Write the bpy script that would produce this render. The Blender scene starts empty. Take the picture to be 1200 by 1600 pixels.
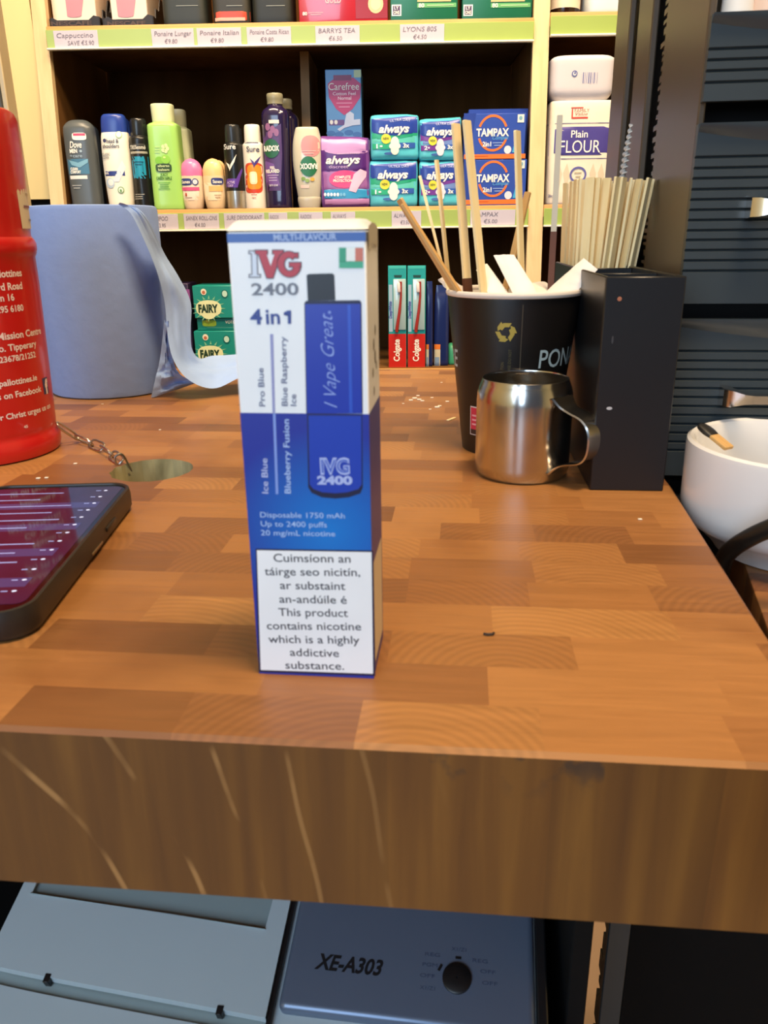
import bpy, bmesh, math, random
from mathutils import Vector, Matrix, noise as mnoise
random.seed(7)
S = bpy.context.scene
C = S.collection
R_ = math.radians
PI = math.pi

# ------------------------------------------------------------------ camera
FPX, PITCH, ROLL, CAMH = 1230.0, R_(19.5), -0.0125, 0.14
cam_d = bpy.data.cameras.new('camera')
cam = bpy.data.objects.new('camera', cam_d)
C.objects.link(cam)
cam_m = Matrix.Rotation(PI/2 - PITCH, 3, 'X') @ Matrix.Rotation(ROLL, 3, 'Z')
cam.matrix_world = Matrix.Translation((0, 0, CAMH)) @ cam_m.to_4x4()
cam_d.sensor_fit = 'VERTICAL'
cam_d.sensor_height = 24.0
cam_d.lens = 24.0*FPX/1600.0
cam_d.clip_start = 0.01
cam_d.dof.use_dof = True
cam_d.dof.focus_distance = 1.25
cam_d.dof.aperture_fstop = 18.45/0.9      # aperture about 0.9 mm wide
S.camera = cam

# ------------------------------------------------------------------ colour management, world, lamps
S.view_settings.view_transform = 'Standard'
S.view_settings.look = 'None'
S.view_settings.gamma = 1.0
S.view_settings.use_curve_mapping = False
S.view_settings.exposure = 0.0
w = bpy.data.worlds.new('world'); S.world = w
w.use_nodes = True
w.node_tree.nodes['Background'].inputs[0].default_value = (0.75, 0.82, 1.0, 1)
w.node_tree.nodes['Background'].inputs[1].default_value = 0.10

def area(name, loc, target, sx, sy, power, col, spread=180):
    l = bpy.data.lights.new(name, 'AREA')
    l.shape = 'RECTANGLE'; l.size = sx; l.size_y = sy
    l.energy = power; l.color = col; l.spread = R_(spread)
    o = bpy.data.objects.new(name, l); C.objects.link(o)
    o.location = loc
    o.rotation_euler = (Vector(target) - Vector(loc)).to_track_quat('-Z', 'Y').to_euler()
    return o
WARM = (1.0, 0.74, 0.46)
COOL = (0.58, 0.77, 1.0)
area('shelf_lamp_light_right', (0.35, 0.95, 1.25), (0.15, 1.37, 0.2), 0.5, 0.12, 5.0, WARM, 95)
area('shelf_lamp_light_left', (-0.40, 0.95, 1.25), (-0.35, 1.37, 0.2), 0.5, 0.12, 5.0, WARM, 95)
area('ceiling_lamp_light_over_counter', (0.30, 0.05, 1.62), (0.10, 0.35, 0.0), 0.5, 0.25, 31, WARM)
area('shop_window_daylight', (-1.0, -1.75, 0.72), (-0.2, 0.3, -0.1), 1.3, 1.5, 48, COOL)

# ------------------------------------------------------------------ pixel helpers (1200x1600 frame)
CO = Vector((0, 0, CAMH))
def ray(x, y):
    return cam_m @ Vector(((x-600)/FPX, -(y-800)/FPX, -1.0))
def at_y(x, y, Y):
    d = ray(x, y); return CO + d*(Y/d.y)
def at_z(x, y, z):
    d = ray(x, y); return CO + d*((z-CAMH)/d.z)
def at_plane(x, y, p, n):
    d = ray(x, y); return CO + d*((p-CO).dot(n)/d.dot(n))

# ------------------------------------------------------------------ materials
def lin(c):
    return c/12.92 if c <= 0.04045 else ((c+0.055)/1.055)**2.4
def rgb(h):
    if isinstance(h, str):
        return tuple(lin(int(h[i:i+2], 16)/255) for i in (0, 2, 4))
    return h
MATS = {}
def mat(name, col, rough=0.5, metal=0.0, var=0.06, scale=40.0, bump=0.0, emit=0.0, spec=0.5, coat=0.0, alpha=1.0, trans=0.0, sss=0.0):
    if name in MATS: return MATS[name]
    m = bpy.data.materials.new(name); m.use_nodes = True
    nt = m.node_tree; b = nt.nodes['Principled BSDF']
    c = rgb(col)
    tc = nt.nodes.new('ShaderNodeTexCoord')
    nz = nt.nodes.new('ShaderNodeTexNoise'); nz.inputs['Scale'].default_value = scale; nz.inputs['Detail'].default_value = 3
    nt.links.new(tc.outputs['Object'], nz.inputs['Vector'])
    mr = nt.nodes.new('ShaderNodeMapRange')
    mr.inputs['To Min'].default_value = 1-var; mr.inputs['To Max'].default_value = 1+var
    nt.links.new(nz.outputs['Fac'], mr.inputs['Value'])
    mx = nt.nodes.new('ShaderNodeVectorMath'); mx.operation = 'SCALE'
    mx.inputs[0].default_value = c
    nt.links.new(mr.outputs['Result'], mx.inputs['Scale'])
    nt.links.new(mx.outputs['Vector'], b.inputs['Base Color'])
    b.inputs['Roughness'].default_value = rough
    b.inputs['Metallic'].default_value = metal
    b.inputs['Specular IOR Level'].default_value = spec
    b.inputs['Coat Weight'].default_value = coat
    b.inputs['Alpha'].default_value = alpha
    b.inputs['Transmission Weight'].default_value = trans
    if emit:
        nt.links.new(mx.outputs['Vector'], b.inputs['Emission Color'])
        b.inputs['Emission Strength'].default_value = emit
    if bump:
        bp = nt.nodes.new('ShaderNodeBump'); bp.inputs['Strength'].default_value = bump; bp.inputs['Distance'].default_value = 0.002
        nt.links.new(nz.outputs['Fac'], bp.inputs['Height']); nt.links.new(bp.outputs['Normal'], b.inputs['Normal'])
    MATS[name] = m
    return m
def P(h, rough=0.45, **k):      # a printed ink or plain plastic of one colour
    return mat('ink_%s_%02d%s' % (h, int(rough*100), ''.join('_%s%s' % (a, b) for a, b in k.items())), h, rough, **k)

class NT:
    def __init__(s, name):
        s.m = bpy.data.materials.new(name); s.m.use_nodes = True; MATS[name] = s.m
        s.t = s.m.node_tree; s.b = s.t.nodes['Principled BSDF']
    def n(s, kind, **props):
        nd = s.t.nodes.new('ShaderNode'+kind)
        for k, v in props.items(): setattr(nd, k, v)
        return nd
    def l(s, a, b): s.t.links.new(a, b)
    def math(s, op, a, b=None, c=None):
        nd = s.n('Math', operation=op)
        for i, v in enumerate((a, b, c)):
            if v is None: continue
            if isinstance(v, (int, float)): nd.inputs[i].default_value = v
            else: s.l(v, nd.inputs[i])
        return nd.outputs[0]
    def ramp(s, fac, stops):
        r = s.n('ValToRGB'); e = r.color_ramp.elements
        while len(e) < len(stops): e.new(0.5)
        for i, (p, c) in enumerate(stops):
            e[i].position = p; e[i].color = (*rgb(c), 1)
        s.l(fac, r.inputs['Fac']); return r.outputs['Color']
    def mix(s, kind, fac, a, b):
        nd = s.n('Mix', data_type='RGBA', blend_type=kind)
        for sock, v in ((nd.inputs[0], fac), (nd.inputs[6], a), (nd.inputs[7], b)):
            if isinstance(v, (int, float)): sock.default_value = v
            elif isinstance(v, tuple): sock.default_value = (*v, 1)
            else: s.l(v, sock)
        return nd.outputs[2]

def butcher_block():
    k = NT('butcher_block_wood')
    tc = k.n('TexCoord'); sx = k.n('SeparateXYZ'); k.l(tc.outputs['Object'], sx.inputs[0])
    x, y = sx.outputs[0], sx.outputs[1]
    RH = 0.0235
    yr = k.math('DIVIDE', y, RH); row = k.math('FLOOR', yr)
    h1 = k.n('TexWhiteNoise', noise_dimensions='1D'); k.l(row, h1.inputs['W'])
    row2 = k.math('ADD', row, 57.3)
    h2 = k.n('TexWhiteNoise', noise_dimensions='1D'); k.l(row2, h2.inputs['W'])
    bw = k.math('MULTIPLY_ADD', h2.outputs['Value'], 0.034, 0.042)
    u = k.math('DIVIDE', k.math('MULTIPLY_ADD', h1.outputs['Value'], 0.3, x), bw)
    col = k.math('FLOOR', u)
    cb = k.n('CombineXYZ'); k.l(col, cb.inputs[0]); k.l(row, cb.inputs[1])
    wn = k.n('TexWhiteNoise', noise_dimensions='2D'); k.l(cb.outputs[0], wn.inputs['Vector'])
    base = k.ramp(wn.outputs['Value'], [(0.0, '7d512c'), (0.12, '8c5c34'), (0.35, '9d6a3a'), (0.6, 'a67240'), (0.8, 'b07c46'), (0.92, '946136'), (1.0, '7d512c')])
    # grain: stretched along the strip, shifted from block to block
    gx = k.math('MULTIPLY_ADD', wn.outputs['Value'], 37.0, k.math('MULTIPLY', x, 17.0))
    gy = k.math('MULTIPLY', y, 190.0)
    gv = k.n('CombineXYZ'); k.l(gx, gv.inputs[0]); k.l(gy, gv.inputs[1]); k.l(wn.outputs['Value'], gv.inputs[2])
    gn = k.n('TexNoise'); gn.inputs['Scale'].default_value = 1.3; gn.inputs['Detail'].default_value = 5; gn.inputs['Distortion'].default_value = 0.8
    k.l(gv.outputs[0], gn.inputs['Vector'])
    # arched end grain on some blocks: growth rings about a centre of each block's own
    wn2 = k.n('TexWhiteNoise', noise_dimensions='2D'); cb2 = k.n('CombineXYZ'); k.l(row, cb2.inputs[0]); k.l(col, cb2.inputs[1]); k.l(cb2.outputs[0], wn2.inputs['Vector'])
    lx = k.math('MULTIPLY', k.math('SUBTRACT', k.math('FRACT', u), 0.5), bw)
    ly = k.math('MULTIPLY', k.math('SUBTRACT', k.math('FRACT', yr), 0.5), RH)
    wv_in = k.n('CombineXYZ')
    k.l(k.math('MULTIPLY_ADD', k.math('SUBTRACT', wn.outputs['Value'], 0.5), 0.07, lx), wv_in.inputs[0])
    k.l(k.math('ADD', k.math('MULTIPLY_ADD', wn2.outputs['Value'], 0.03, 0.012), ly), wv_in.inputs[1])
    wv = k.n('TexWave', wave_type='RINGS', rings_direction='Z'); wv.inputs['Scale'].default_value = 88; wv.inputs['Distortion'].default_value = 1.2
    wv.inputs['Detail'].default_value = 1.0; wv.inputs['Detail Scale'].default_value = 0.5
    k.l(wv_in.outputs[0], wv.inputs['Vector'])
    some = k.math('GREATER_THAN', k.math('FRACT', k.math('MULTIPLY', wn.outputs['Value'], 7.31)), 0.62)
    g1 = k.n('MapRange'); g1.inputs['To Min'].default_value = 0.76; g1.inputs['To Max'].default_value = 1.24; k.l(gn.outputs['Fac'], g1.inputs['Value'])
    ring = k.math('SUBTRACT', 1.0, k.math('MULTIPLY', k.math('MULTIPLY', wv.outputs['Fac'], some), 0.15))
    sc = k.math('MULTIPLY', g1.outputs['Result'], ring)
    vm = k.n('VectorMath', operation='SCALE'); k.l(base, vm.inputs[0]); k.l(sc, vm.inputs['Scale'])
    # worn, darker smears
    st = k.n('TexNoise'); st.inputs['Scale'].default_value = 9; st.inputs['Detail'].default_value = 4; k.l(tc.outputs['Object'], st.inputs['Vector'])
    sm = k.ramp(st.outputs['Fac'], [(0.55, 'ffffff'), (0.75, 'c9b8a8')])
    k.l(k.mix('MULTIPLY', 1.0, vm.outputs[0], sm), k.b.inputs['Base Color'])
    rr = k.n('MapRange'); rr.inputs['To Min'].default_value = 0.30; rr.inputs['To Max'].default_value = 0.50; k.l(gn.outputs['Fac'], rr.inputs['Value'])
    k.l(rr.outputs['Result'], k.b.inputs['Roughness'])
    bp = k.n('Bump'); bp.inputs['Strength'].default_value = 0.12; bp.inputs['Distance'].default_value = 0.001
    k.l(gn.outputs['Fac'], bp.inputs['Height']); k.l(bp.outputs['Normal'], k.b.inputs['Normal'])
    return k.m

def edge_wood():
    k = NT('counter_edge_wood')
    tc = k.n('TexCoord'); mp = k.n('Mapping'); mp.inputs['Scale'].default_value = (60, 60, 3.5); k.l(tc.outputs['Object'], mp.inputs['Vector'])
    gn = k.n('TexNoise'); gn.inputs['Scale'].default_value = 1.6; gn.inputs['Detail'].default_value = 6; gn.inputs['Distortion'].default_value = 0.4; k.l(mp.outputs[0], gn.inputs['Vector'])
    base = k.ramp(gn.outputs['Fac'], [(0.25, '57330e'), (0.5, '6a4213'), (0.75, '80541c')])
    # boards side by side
    sx = k.n('SeparateXYZ'); k.l(tc.outputs['Object'], sx.inputs[0])
    bd = k.math('FLOOR', k.math('MULTIPLY', sx.outputs[0], 21.0))
    wn = k.n('TexWhiteNoise', noise_dimensions='1D'); k.l(bd, wn.inputs['W'])
    tn = k.n('MapRange'); tn.inputs['To Min'].default_value = 0.82; tn.inputs['To Max'].default_value = 1.12; k.l(wn.outputs['Value'], tn.inputs['Value'])
    vm = k.n('VectorMath', operation='SCALE'); k.l(base, vm.inputs[0]); k.l(tn.outputs['Result'], vm.inputs['Scale'])
    # pale curved growth flecks
    wv = k.n('TexWave', wave_type='RINGS', rings_direction='SPHERICAL'); wv.inputs['Scale'].default_value = 13; wv.inputs['Distortion'].default_value = 4.0
    wv.inputs['Detail'].default_value = 2.0; wv.inputs['Detail Scale'].default_value = 0.8
    m2 = k.n('Mapping'); m2.inputs['Location'].default_value = (0.19, 0, 0.10); m2.inputs['Scale'].default_value = (1.2, 1, 0.55); k.l(tc.outputs['Object'], m2.inputs['Vector'])
    k.l(m2.outputs[0], wv.inputs['Vector'])
    fl = k.ramp(wv.outputs['Fac'], [(0.978, '000000'), (0.998, 'ffffff')])
    n2 = k.n('TexNoise'); n2.inputs['Scale'].default_value = 26; k.l(tc.outputs['Object'], n2.inputs['Vector'])
    patch = k.ramp(n2.outputs['Fac'], [(0.47, '000000'), (0.56, 'ffffff')])
    leftish = k.n('MapRange'); leftish.inputs['From Min'].default_value = 0.02; leftish.inputs['From Max'].default_value = -0.05; k.l(sx.outputs[0], leftish.inputs['Value'])
    f = k.math('MULTIPLY', k.math('MULTIPLY', fl, patch), k.math('MULTIPLY', leftish.outputs['Result'], 0.6))
    # dark knocks just under the top edge
    kn = k.n('TexNoise'); kn.inputs['Scale'].default_value = 95; kn.inputs['Detail'].default_value = 3; k.l(tc.outputs['Object'], kn.inputs['Vector'])
    ky = k.n('MapRange'); ky.inputs['From Min'].default_value = -0.016; ky.inputs['From Max'].default_value = -0.004; k.l(sx.outputs[2], ky.inputs['Value'])
    kx = k.math('MULTIPLY', k.math('GREATER_THAN', sx.outputs[0], 0.012), k.math('LESS_THAN', sx.outputs[0], 0.062))
    kf = k.math('MULTIPLY', k.math('MULTIPLY', k.ramp(kn.outputs['Fac'], [(0.54, '000000'), (0.64, 'ffffff')]), ky.outputs['Result']), k.math('MULTIPLY', kx, 0.7))
    wd_ = k.mix('MIX', f, vm.outputs[0], rgb('b98a52'))
    k.l(k.mix('MIX', kf, wd_, rgb('2c2420')), k.b.inputs['Base Color'])
    k.b.inputs['Roughness'].default_value = 0.5
    bp = k.n('Bump'); bp.inputs['Strength'].default_value = 0.15; bp.inputs['Distance'].default_value = 0.001
    k.l(gn.outputs['Fac'], bp.inputs['Height']); k.l(bp.outputs['Normal'], k.b.inputs['Normal'])
    return k.m

def wood(name, c0, c1, scale, rough=0.5, stretch=(1, 1, 0.05), spec=0.4):
    k = NT(name)
    tc = k.n('TexCoord'); mp = k.n('Mapping'); mp.inputs['Scale'].default_value = stretch; k.l(tc.outputs['Object'], mp.inputs['Vector'])
    gn = k.n('TexNoise'); gn.inputs['Scale'].default_value = scale; gn.inputs['Detail'].default_value = 5; gn.inputs['Distortion'].default_value = 0.5; k.l(mp.outputs[0], gn.inputs['Vector'])
    k.l(k.ramp(gn.outputs['Fac'], [(0.3, c0), (0.7, c1)]), k.b.inputs['Base Color'])
    k.b.inputs['Roughness'].default_value = rough; k.b.inputs['Specular IOR Level'].default_value = spec
    return k.m

# ------------------------------------------------------------------ mesh builder
class MB:
    def __init__(s): s.v = []; s.f = []; s.mi = []; s.mats = []
    def add(s, vf, m):
        v, f = vf
        if m not in s.mats: s.mats.append(m)
        i = s.mats.index(m); o = len(s.v)
        s.v += [tuple(p) for p in v]; s.f += [tuple(a+o for a in q) for q in f]; s.mi += [i]*len(f)
        return s
    def build(s, name, parent=None, loc=(0, 0, 0), rot=(0, 0, 0), angle=38, recalc=True):
        me = bpy.data.meshes.new(name)
        me.from_pydata(s.v, [], s.f)
        for m in s.mats: me.materials.append(m)
        me.polygons.foreach_set('material_index', s.mi)
        if recalc:
            bm = bmesh.new(); bm.from_mesh(me)
            bmesh.ops.recalc_face_normals(bm, faces=bm.faces); bm.to_mesh(me); bm.free()
        me.polygons.foreach_set('use_smooth', [True]*len(me.polygons))
        me.set_sharp_from_angle(angle=R_(angle))
        me.update()
        o = bpy.data.objects.new(name, me); C.objects.link(o)
        o.location = loc; o.rotation_euler = rot
        if parent: o.parent = parent
        return o

def box(x0, x1, y0, y1, z0, z1):
    v = [(x, y, z) for x in (x0, x1) for y in (y0, y1) for z in (z0, z1)]
    return v, [(0, 1, 3, 2), (4, 6, 7, 5), (0, 4, 5, 1), (2, 3, 7, 6), (0, 2, 6, 4), (1, 5, 7, 3)]
def from_bm(bm):
    bm.verts.ensure_lookup_table(); bm.verts.index_update()
    r = [tuple(v.co) for v in bm.verts], [tuple(v.index for v in f.verts) for f in bm.faces]
    bm.free(); return r
def rbox(x0, x1, y0, y1, z0, z1, r=0.002, seg=2):
    bm = bmesh.new(); v, f = box(x0, x1, y0, y1, z0, z1)
    vs = [bm.verts.new(p) for p in v]
    for q in f: bm.faces.new([vs[i] for i in q])
    bmesh.ops.recalc_face_normals(bm, faces=bm.faces)
    bmesh.ops.bevel(bm, geom=list(bm.edges), offset=r, segments=seg, profile=0.5, affect='EDGES', clamp_overlap=True)
    return from_bm(bm)
def xf(vf, M):
    return [tuple(M @ Vector(p)) for p in vf[0]], vf[1]
def se_pt(rx, ry, n, t):
    c, s_ = math.cos(t), math.sin(t)
    return rx*math.copysign(abs(c)**(2/n), c), ry*math.copysign(abs(s_)**(2/n), s_)
def loft(secs, N=40, cap0=True, cap1=True):
    """secs: (z, rx, ry[, n[, cx, cy]])"""
    v = []; f = []
    for sc in secs:
        z, rx, ry = sc[:3]; n = sc[3] if len(sc) > 3 else 2; cx = sc[4] if len(sc) > 4 else 0; cy = sc[5] if len(sc) > 5 else 0
        for i in range(N):
            x, y = se_pt(rx, ry, n, 2*PI*i/N); v.append((cx+x, cy+y, z))
    for k in range(len(secs)-1):
        for i in range(N):
            j = (i+1) % N
            f.append((k*N+i, k*N+j, (k+1)*N+j, (k+1)*N+i))
    for on, k in ((cap0, 0), (cap1, len(secs)-1)):
        if on: f.append(tuple(k*N+i for i in range(N)))
    return v, f
def lathe(prof, N=40, cap0=False, cap1=False):
    return loft([(z, r, r, 2) for r, z in prof], N, cap0, cap1)
def smooth(secs, k=4):
    """resample sections with a monotone-ish spline"""
    secs = [tuple(s_)+(2.0, 0.0, 0.0)[len(s_)-3:] for s_ in secs]
    out = []
    for i in range(len(secs)-1):
        p0 = secs[max(i-1, 0)]; p1 = secs[i]; p2 = secs[i+1]; p3 = secs[min(i+2, len(secs)-1)]
        for j in range(k):
            t = j/k; row = []
            for a, b, c, d in zip(p0, p1, p2, p3):
                m1 = 0.5*(c-a); m2 = 0.5*(d-b)
                if (c-b)*(b-a) <= 0: m1 = 0
                if (d-c)*(c-b) <= 0: m2 = 0
                h = c-b
                if abs(m1) > 3*abs(h): m1 = 3*h
                if abs(m2) > 3*abs(h): m2 = 3*h
                row.append((2*t**3-3*t*t+1)*b + (t**3-2*t*t+t)*m1 + (-2*t**3+3*t*t)*c + (t**3-t*t)*m2)
            out.append(tuple(row))
    out.append(secs[-1]); return out
def front(secs):
    """y of the front (-y) surface of a loft at x, z"""
    secs = [tuple(s_)+(2.0, 0.0, 0.0)[len(s_)-3:] for s_ in secs]
    secs = sorted(secs, key=lambda q: q[0])
    def fy(x, z):
        z = min(max(z, secs[0][0]), secs[-1][0])
        for a, b in zip(secs, secs[1:]):
            if a[0] <= z <= b[0]:
                t = (z-a[0])/max(1e-9, b[0]-a[0])
                rx, ry, n, cx, cy = (a[i]+(b[i]-a[i])*t for i in range(1, 6)); break
        q = min(0.999, abs((x-cx)/rx))
        return cy - ry*(1-q**n)**(1/n)
    return fy
def on_front(secs):
    fy = front(secs)
    return lambda x, z, e: (x, fy(x, z)-e, z)
def flat(y0): return lambda x, z, e: (x, y0-e, z)
def flat_top(z0): return lambda x, y, e: (x, y, z0+e)
def right_side(x0): return lambda u, z, e: (x0+e, u, z)
def wrap(rad):
    """rad(z) -> radius; x is arc length, 0 faces -y"""
    def m(x, z, e):
        r = rad(z)+e; a = x/rad(z); return (r*math.sin(a), -r*math.cos(a), z)
    return m
def tube(pts, r, N=10, caps=True, flatx=1.0):
    pts = [Vector(p) for p in pts]; v = []; f = []
    rr = r if isinstance(r, (list, tuple)) else [r]*len(pts)
    up = Vector((0, 0, 1))
    for i, p in enumerate(pts):
        t = (pts[min(i+1, len(pts)-1)]-pts[max(i-1, 0)]).normalized()
        a = up - t*up.dot(t)
        if a.length < 1e-4: a = Vector((1, 0, 0)) - t*t.x
        a.normalize(); b = t.cross(a); up = a
        for k in range(N):
            an = 2*PI*k/N; v.append(tuple(p+(a*math.cos(an)+b*math.sin(an)*flatx)*rr[i]))
    for i in range(len(pts)-1):
        for k in range(N):
            q = (k+1) % N; f.append((i*N+k, i*N+q, (i+1)*N+q, (i+1)*N+k))
    if caps: f += [tuple(range(N)), tuple((len(pts)-1)*N+k for k in range(N))]
    return v, f
def extrude(poly, fn, d0, d1):
    """2-d polygon, fn(u, v, d) -> xyz"""
    n = len(poly); v = [fn(a, b, d0) for a, b in poly]+[fn(a, b, d1) for a, b in poly]
    return v, [tuple(range(n)), tuple(range(n, 2*n))]+[(i, (i+1) % n, n+(i+1) % n, n+i) for i in range(n)]
def sheet(fn, nu, nv):
    v = [fn(i/nu, j/nv) for i in range(nu+1) for j in range(nv+1)]
    return v, [(i*(nv+1)+j, (i+1)*(nv+1)+j, (i+1)*(nv+1)+j+1, i*(nv+1)+j+1) for i in range(nu) for j in range(nv)]
def dens(poly, k):
    o = []
    for i, p in enumerate(poly):
        q = poly[(i+1) % len(poly)]
        for j in range(k): o.append((p[0]+(q[0]-p[0])*j/k, p[1]+(q[1]-p[1])*j/k))
    return o
def patch(poly, mp, e=0.0002, rings=4, k=4):
    """printed area: star-shaped polygon laid on a surface"""
    poly = dens(poly, k) if k > 1 else poly
    n = len(poly); cx = sum(p[0] for p in poly)/n; cy = sum(p[1] for p in poly)/n
    v = [mp(cx, cy, e)]; f = []
    for r in range(1, rings+1):
        t = r/rings; v += [mp(cx+(x-cx)*t, cy+(y-cy)*t, e) for x, y in poly]
    for i in range(n):
        j = (i+1) % n; f.append((0, 1+i, 1+j))
        for r in range(rings-1):
            a = 1+r*n; b = a+n; f.append((a+i, b+i, b+j, a+j))
    return v, f
def rect(x0, x1, z0, z1): return [(x0, z0), (x1, z0), (x1, z1), (x0, z1)]
def ell(cx, cz, rx, rz, n=20, a0=0, a1=2*PI, p=2):
    return [(cx+se_pt(rx, rz, p, a0+(a1-a0)*i/n)[0], cz+se_pt(rx, rz, p, a0+(a1-a0)*i/n)[1]) for i in range(n)]
def arcband(cx, cz, rx, rz, wd, a0, a1, mp, e=0.0003, n=24):
    """a printed arc band"""
    v = []; f = []
    for i in range(n+1):
        a = a0+(a1-a0)*i/n; c, s_ = math.cos(a), math.sin(a)
        v += [mp(cx+rx*c, cz+rz*s_, e), mp(cx+(rx-wd)*c, cz+(rz-wd)*s_, e)]
    for i in range(n): f.append((2*i, 2*i+2, 2*i+3, 2*i+1))
    return v, f
# ---- lettering
_tc = {}
def glyphs(s, bold=0.0, shear=0.0):
    key = (s, bold, shear)
    if key not in _tc:
        cu = bpy.data.curves.new('t', 'FONT'); cu.body = s; cu.size = 1; cu.offset = bold; cu.shear = shear; cu.resolution_u = 3
        o = bpy.data.objects.new('t', cu)
        me = o.to_mesh()
        v = [(p.co.x, p.co.y) for p in me.vertices]; f = [tuple(p.vertices) for p in me.polygons]
        o.to_mesh_clear(); bpy.data.objects.remove(o); bpy.data.curves.remove(cu)
        _tc[key] = (v, f)
    return _tc[key]
CAP = max(y for x, y in glyphs('H')[0])
def text(s, x0, x1, z0, cap, mp, e=0.0004, bold=0.02, shear=0.0, rot=0.0, mirror=False, spin=False):
    """lettering stretched to run from x0 to x1 on baseline z0 with capital height cap; rot turns it about (x0, z0)"""
    v, f = glyphs(s, bold, shear)
    if not v: return [], []
    a = min(p[0] for p in v); b = max(p[0] for p in v)
    kx = (x1-x0)/(b-a); kz = cap/CAP
    c, sn = math.cos(rot), math.sin(rot); out = []
    for x, y in v:
        u = (x-a)*kx; q = y*kz
        if spin: u, q = (x1-x0)-u, cap-q
        out.append(mp(x0+u*c-q*sn, z0+u*sn+q*c, e))
    return out, f
def ctext(s, cx, z0, cap, mp, asp=1.0, **k):
    """centred lettering at natural width times asp"""
    v, f = glyphs(s, k.get('bold', 0.02), k.get('shear', 0.0))
    wd = (max(p[0] for p in v)-min(p[0] for p in v))*cap/CAP*asp
    return text(s, cx-wd/2, cx+wd/2, z0, cap, mp, **k)

# ------------------------------------------------------------------ scene bookkeeping
def tag(o, label, cat, group=None, kind=None):
    if label: o['label'] = label
    if cat: o['category'] = cat
    if group: o['group'] = group
    if kind: o['kind'] = kind
    return o
def thing(name, label, cat, loc, rz=0.0, group=None, rot=None):
    o = bpy.data.objects.new(name, None); C.objects.link(o); o.empty_display_size = 0.02
    o.location = loc; o.rotation_euler = rot or (0, 0, rz)
    return tag(o, label, cat, group)
def dup(root, loc, rot, label):
    r = root.copy(); C.objects.link(r); r.location = loc; r.rotation_euler = rot; r['label'] = label
    for ch in list(root.children):
        c = ch.copy(); C.objects.link(c); c.parent = r
        for g in ch.children:
            d = g.copy(); C.objects.link(d); d.parent = c
    return r
def struct(o):
    o['kind'] = 'structure'; return o

# ================================================================== the room
M_wall = mat('beige_wall_paint', 'dcc78c', 0.6, var=0.04, scale=6)
M_floor = mat('pinkish_floor_tile', 'c9ab92', 0.5, var=0.05, scale=8)
M_ceil = mat('ceiling_paint', 'd9d4c8', 0.8, var=0.03)
M_black = mat('matt_black_board', '070606', 0.85, var=0.2, spec=.2)
X0, X1, Y0, Y1, Z0, Z1 = -1.5, 1.7, -2.0, 1.80, -0.9, 1.72
def slab(name, b, m): return struct(MB().add(box(*b), m).build(name))
slab('floor', (X0, X1, Y0, Y1, Z0-0.05, Z0), M_floor)
slab('ceiling', (X0, X1, Y0, Y1, Z1, Z1+0.05), M_ceil)
slab('wall_back', (X0, X1, Y1, Y1+0.05, Z0, Z1), M_wall)
slab('wall_left', (X0-0.05, X0, Y0, Y1, Z0, Z1), M_wall)
slab('wall_right', (X1, X1+0.05, Y0, Y1, Z0, Z1), M_wall)
slab('trim_1', (X0, -0.5375, 1.41, Y1, 0.2, Z1), M_wall)            # beige pier beside the shelving
slab('trim_2', (X0, -0.5375, 1.43, Y1, Z0, 0.2), M_black)           # dark panel below it

# ================================================================== the counter
CTR_O, CTR_A = Vector((0, 0.192, 0)), R_(5.8)
cex = Vector((math.cos(CTR_A), -math.sin(CTR_A), 0)); cey = Vector((math.sin(CTR_A), math.cos(CTR_A), 0))
def counter_pt(lx, ly, z=0): return CTR_O + cex*lx + cey*ly + Vector((0, 0, z))
M_block = butcher_block(); M_edge = edge_wood()
M_raw = wood('bare_wood_in_the_hole', '7d7350', 'bdb184', 60, 0.9, (1, 1, 0.3))
def counter():
    bm = bmesh.new()
    A = [(-0.95, 0.0), (0.1285, 0.0), (0.1418, 0.262), (0.1418, 0.668), (-0.95, 0.668)]
    ins = [(-0.9485, 0.0015), (0.127, 0.0015), (0.1403, 0.262), (0.1403, 0.6665), (-0.9485, 0.6665)]
    lo = [bm.verts.new((x, y, -0.06)) for x, y in A]
    md = [bm.verts.new((x, y, -0.0015)) for x, y in A]
    tp = [bm.verts.new((x, y, 0)) for x, y in ins]
    hx, hy, hr, n = -0.1755, 0.2727, 0.0255, 40
    rag = [hr+0.0012*mnoise.noise((i*0.7, 2, 1)) for i in range(n)]
    ht = [bm.verts.new((hx+rag[i]*math.cos(2*PI*i/n), hy+rag[i]*math.sin(2*PI*i/n), 0)) for i in range(n)]
    hb = [bm.verts.new((v.co.x, v.co.y, -0.06)) for v in ht]
    def side(a, b, mi):
        for i in range(len(a)):
            j = (i+1) % len(a); bm.faces.new((a[i], a[j], b[j], b[i])).material_index = mi
    side(lo, md, 1); side(md, tp, 0); side(hb, ht, 2)
    for outer, inner in ((tp, ht), (lo, hb)):
        es = []
        for lp in (outer, inner):
            for i in range(len(lp)):
                e = bm.edges.get((lp[i], lp[(i+1) % len(lp)])); es.append(e)
        bmesh.ops.triangle_fill(bm, use_beauty=True, use_dissolve=False, edges=es)
    bmesh.ops.recalc_face_normals(bm, faces=bm.faces)
    me = bpy.data.meshes.new('counter_top'); bm.to_mesh(me); bm.free()
    for m in (M_block, M_edge, M_raw): me.materials.append(m)
    o = bpy.data.objects.new('counter_top', me); C.objects.link(o)
    o.location = CTR_O; o.rotation_euler = (0, 0, -CTR_A)
    return tag(o, 'thick orange-brown butcher block counter top with a round cable hole', 'counter')
counter()
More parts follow.
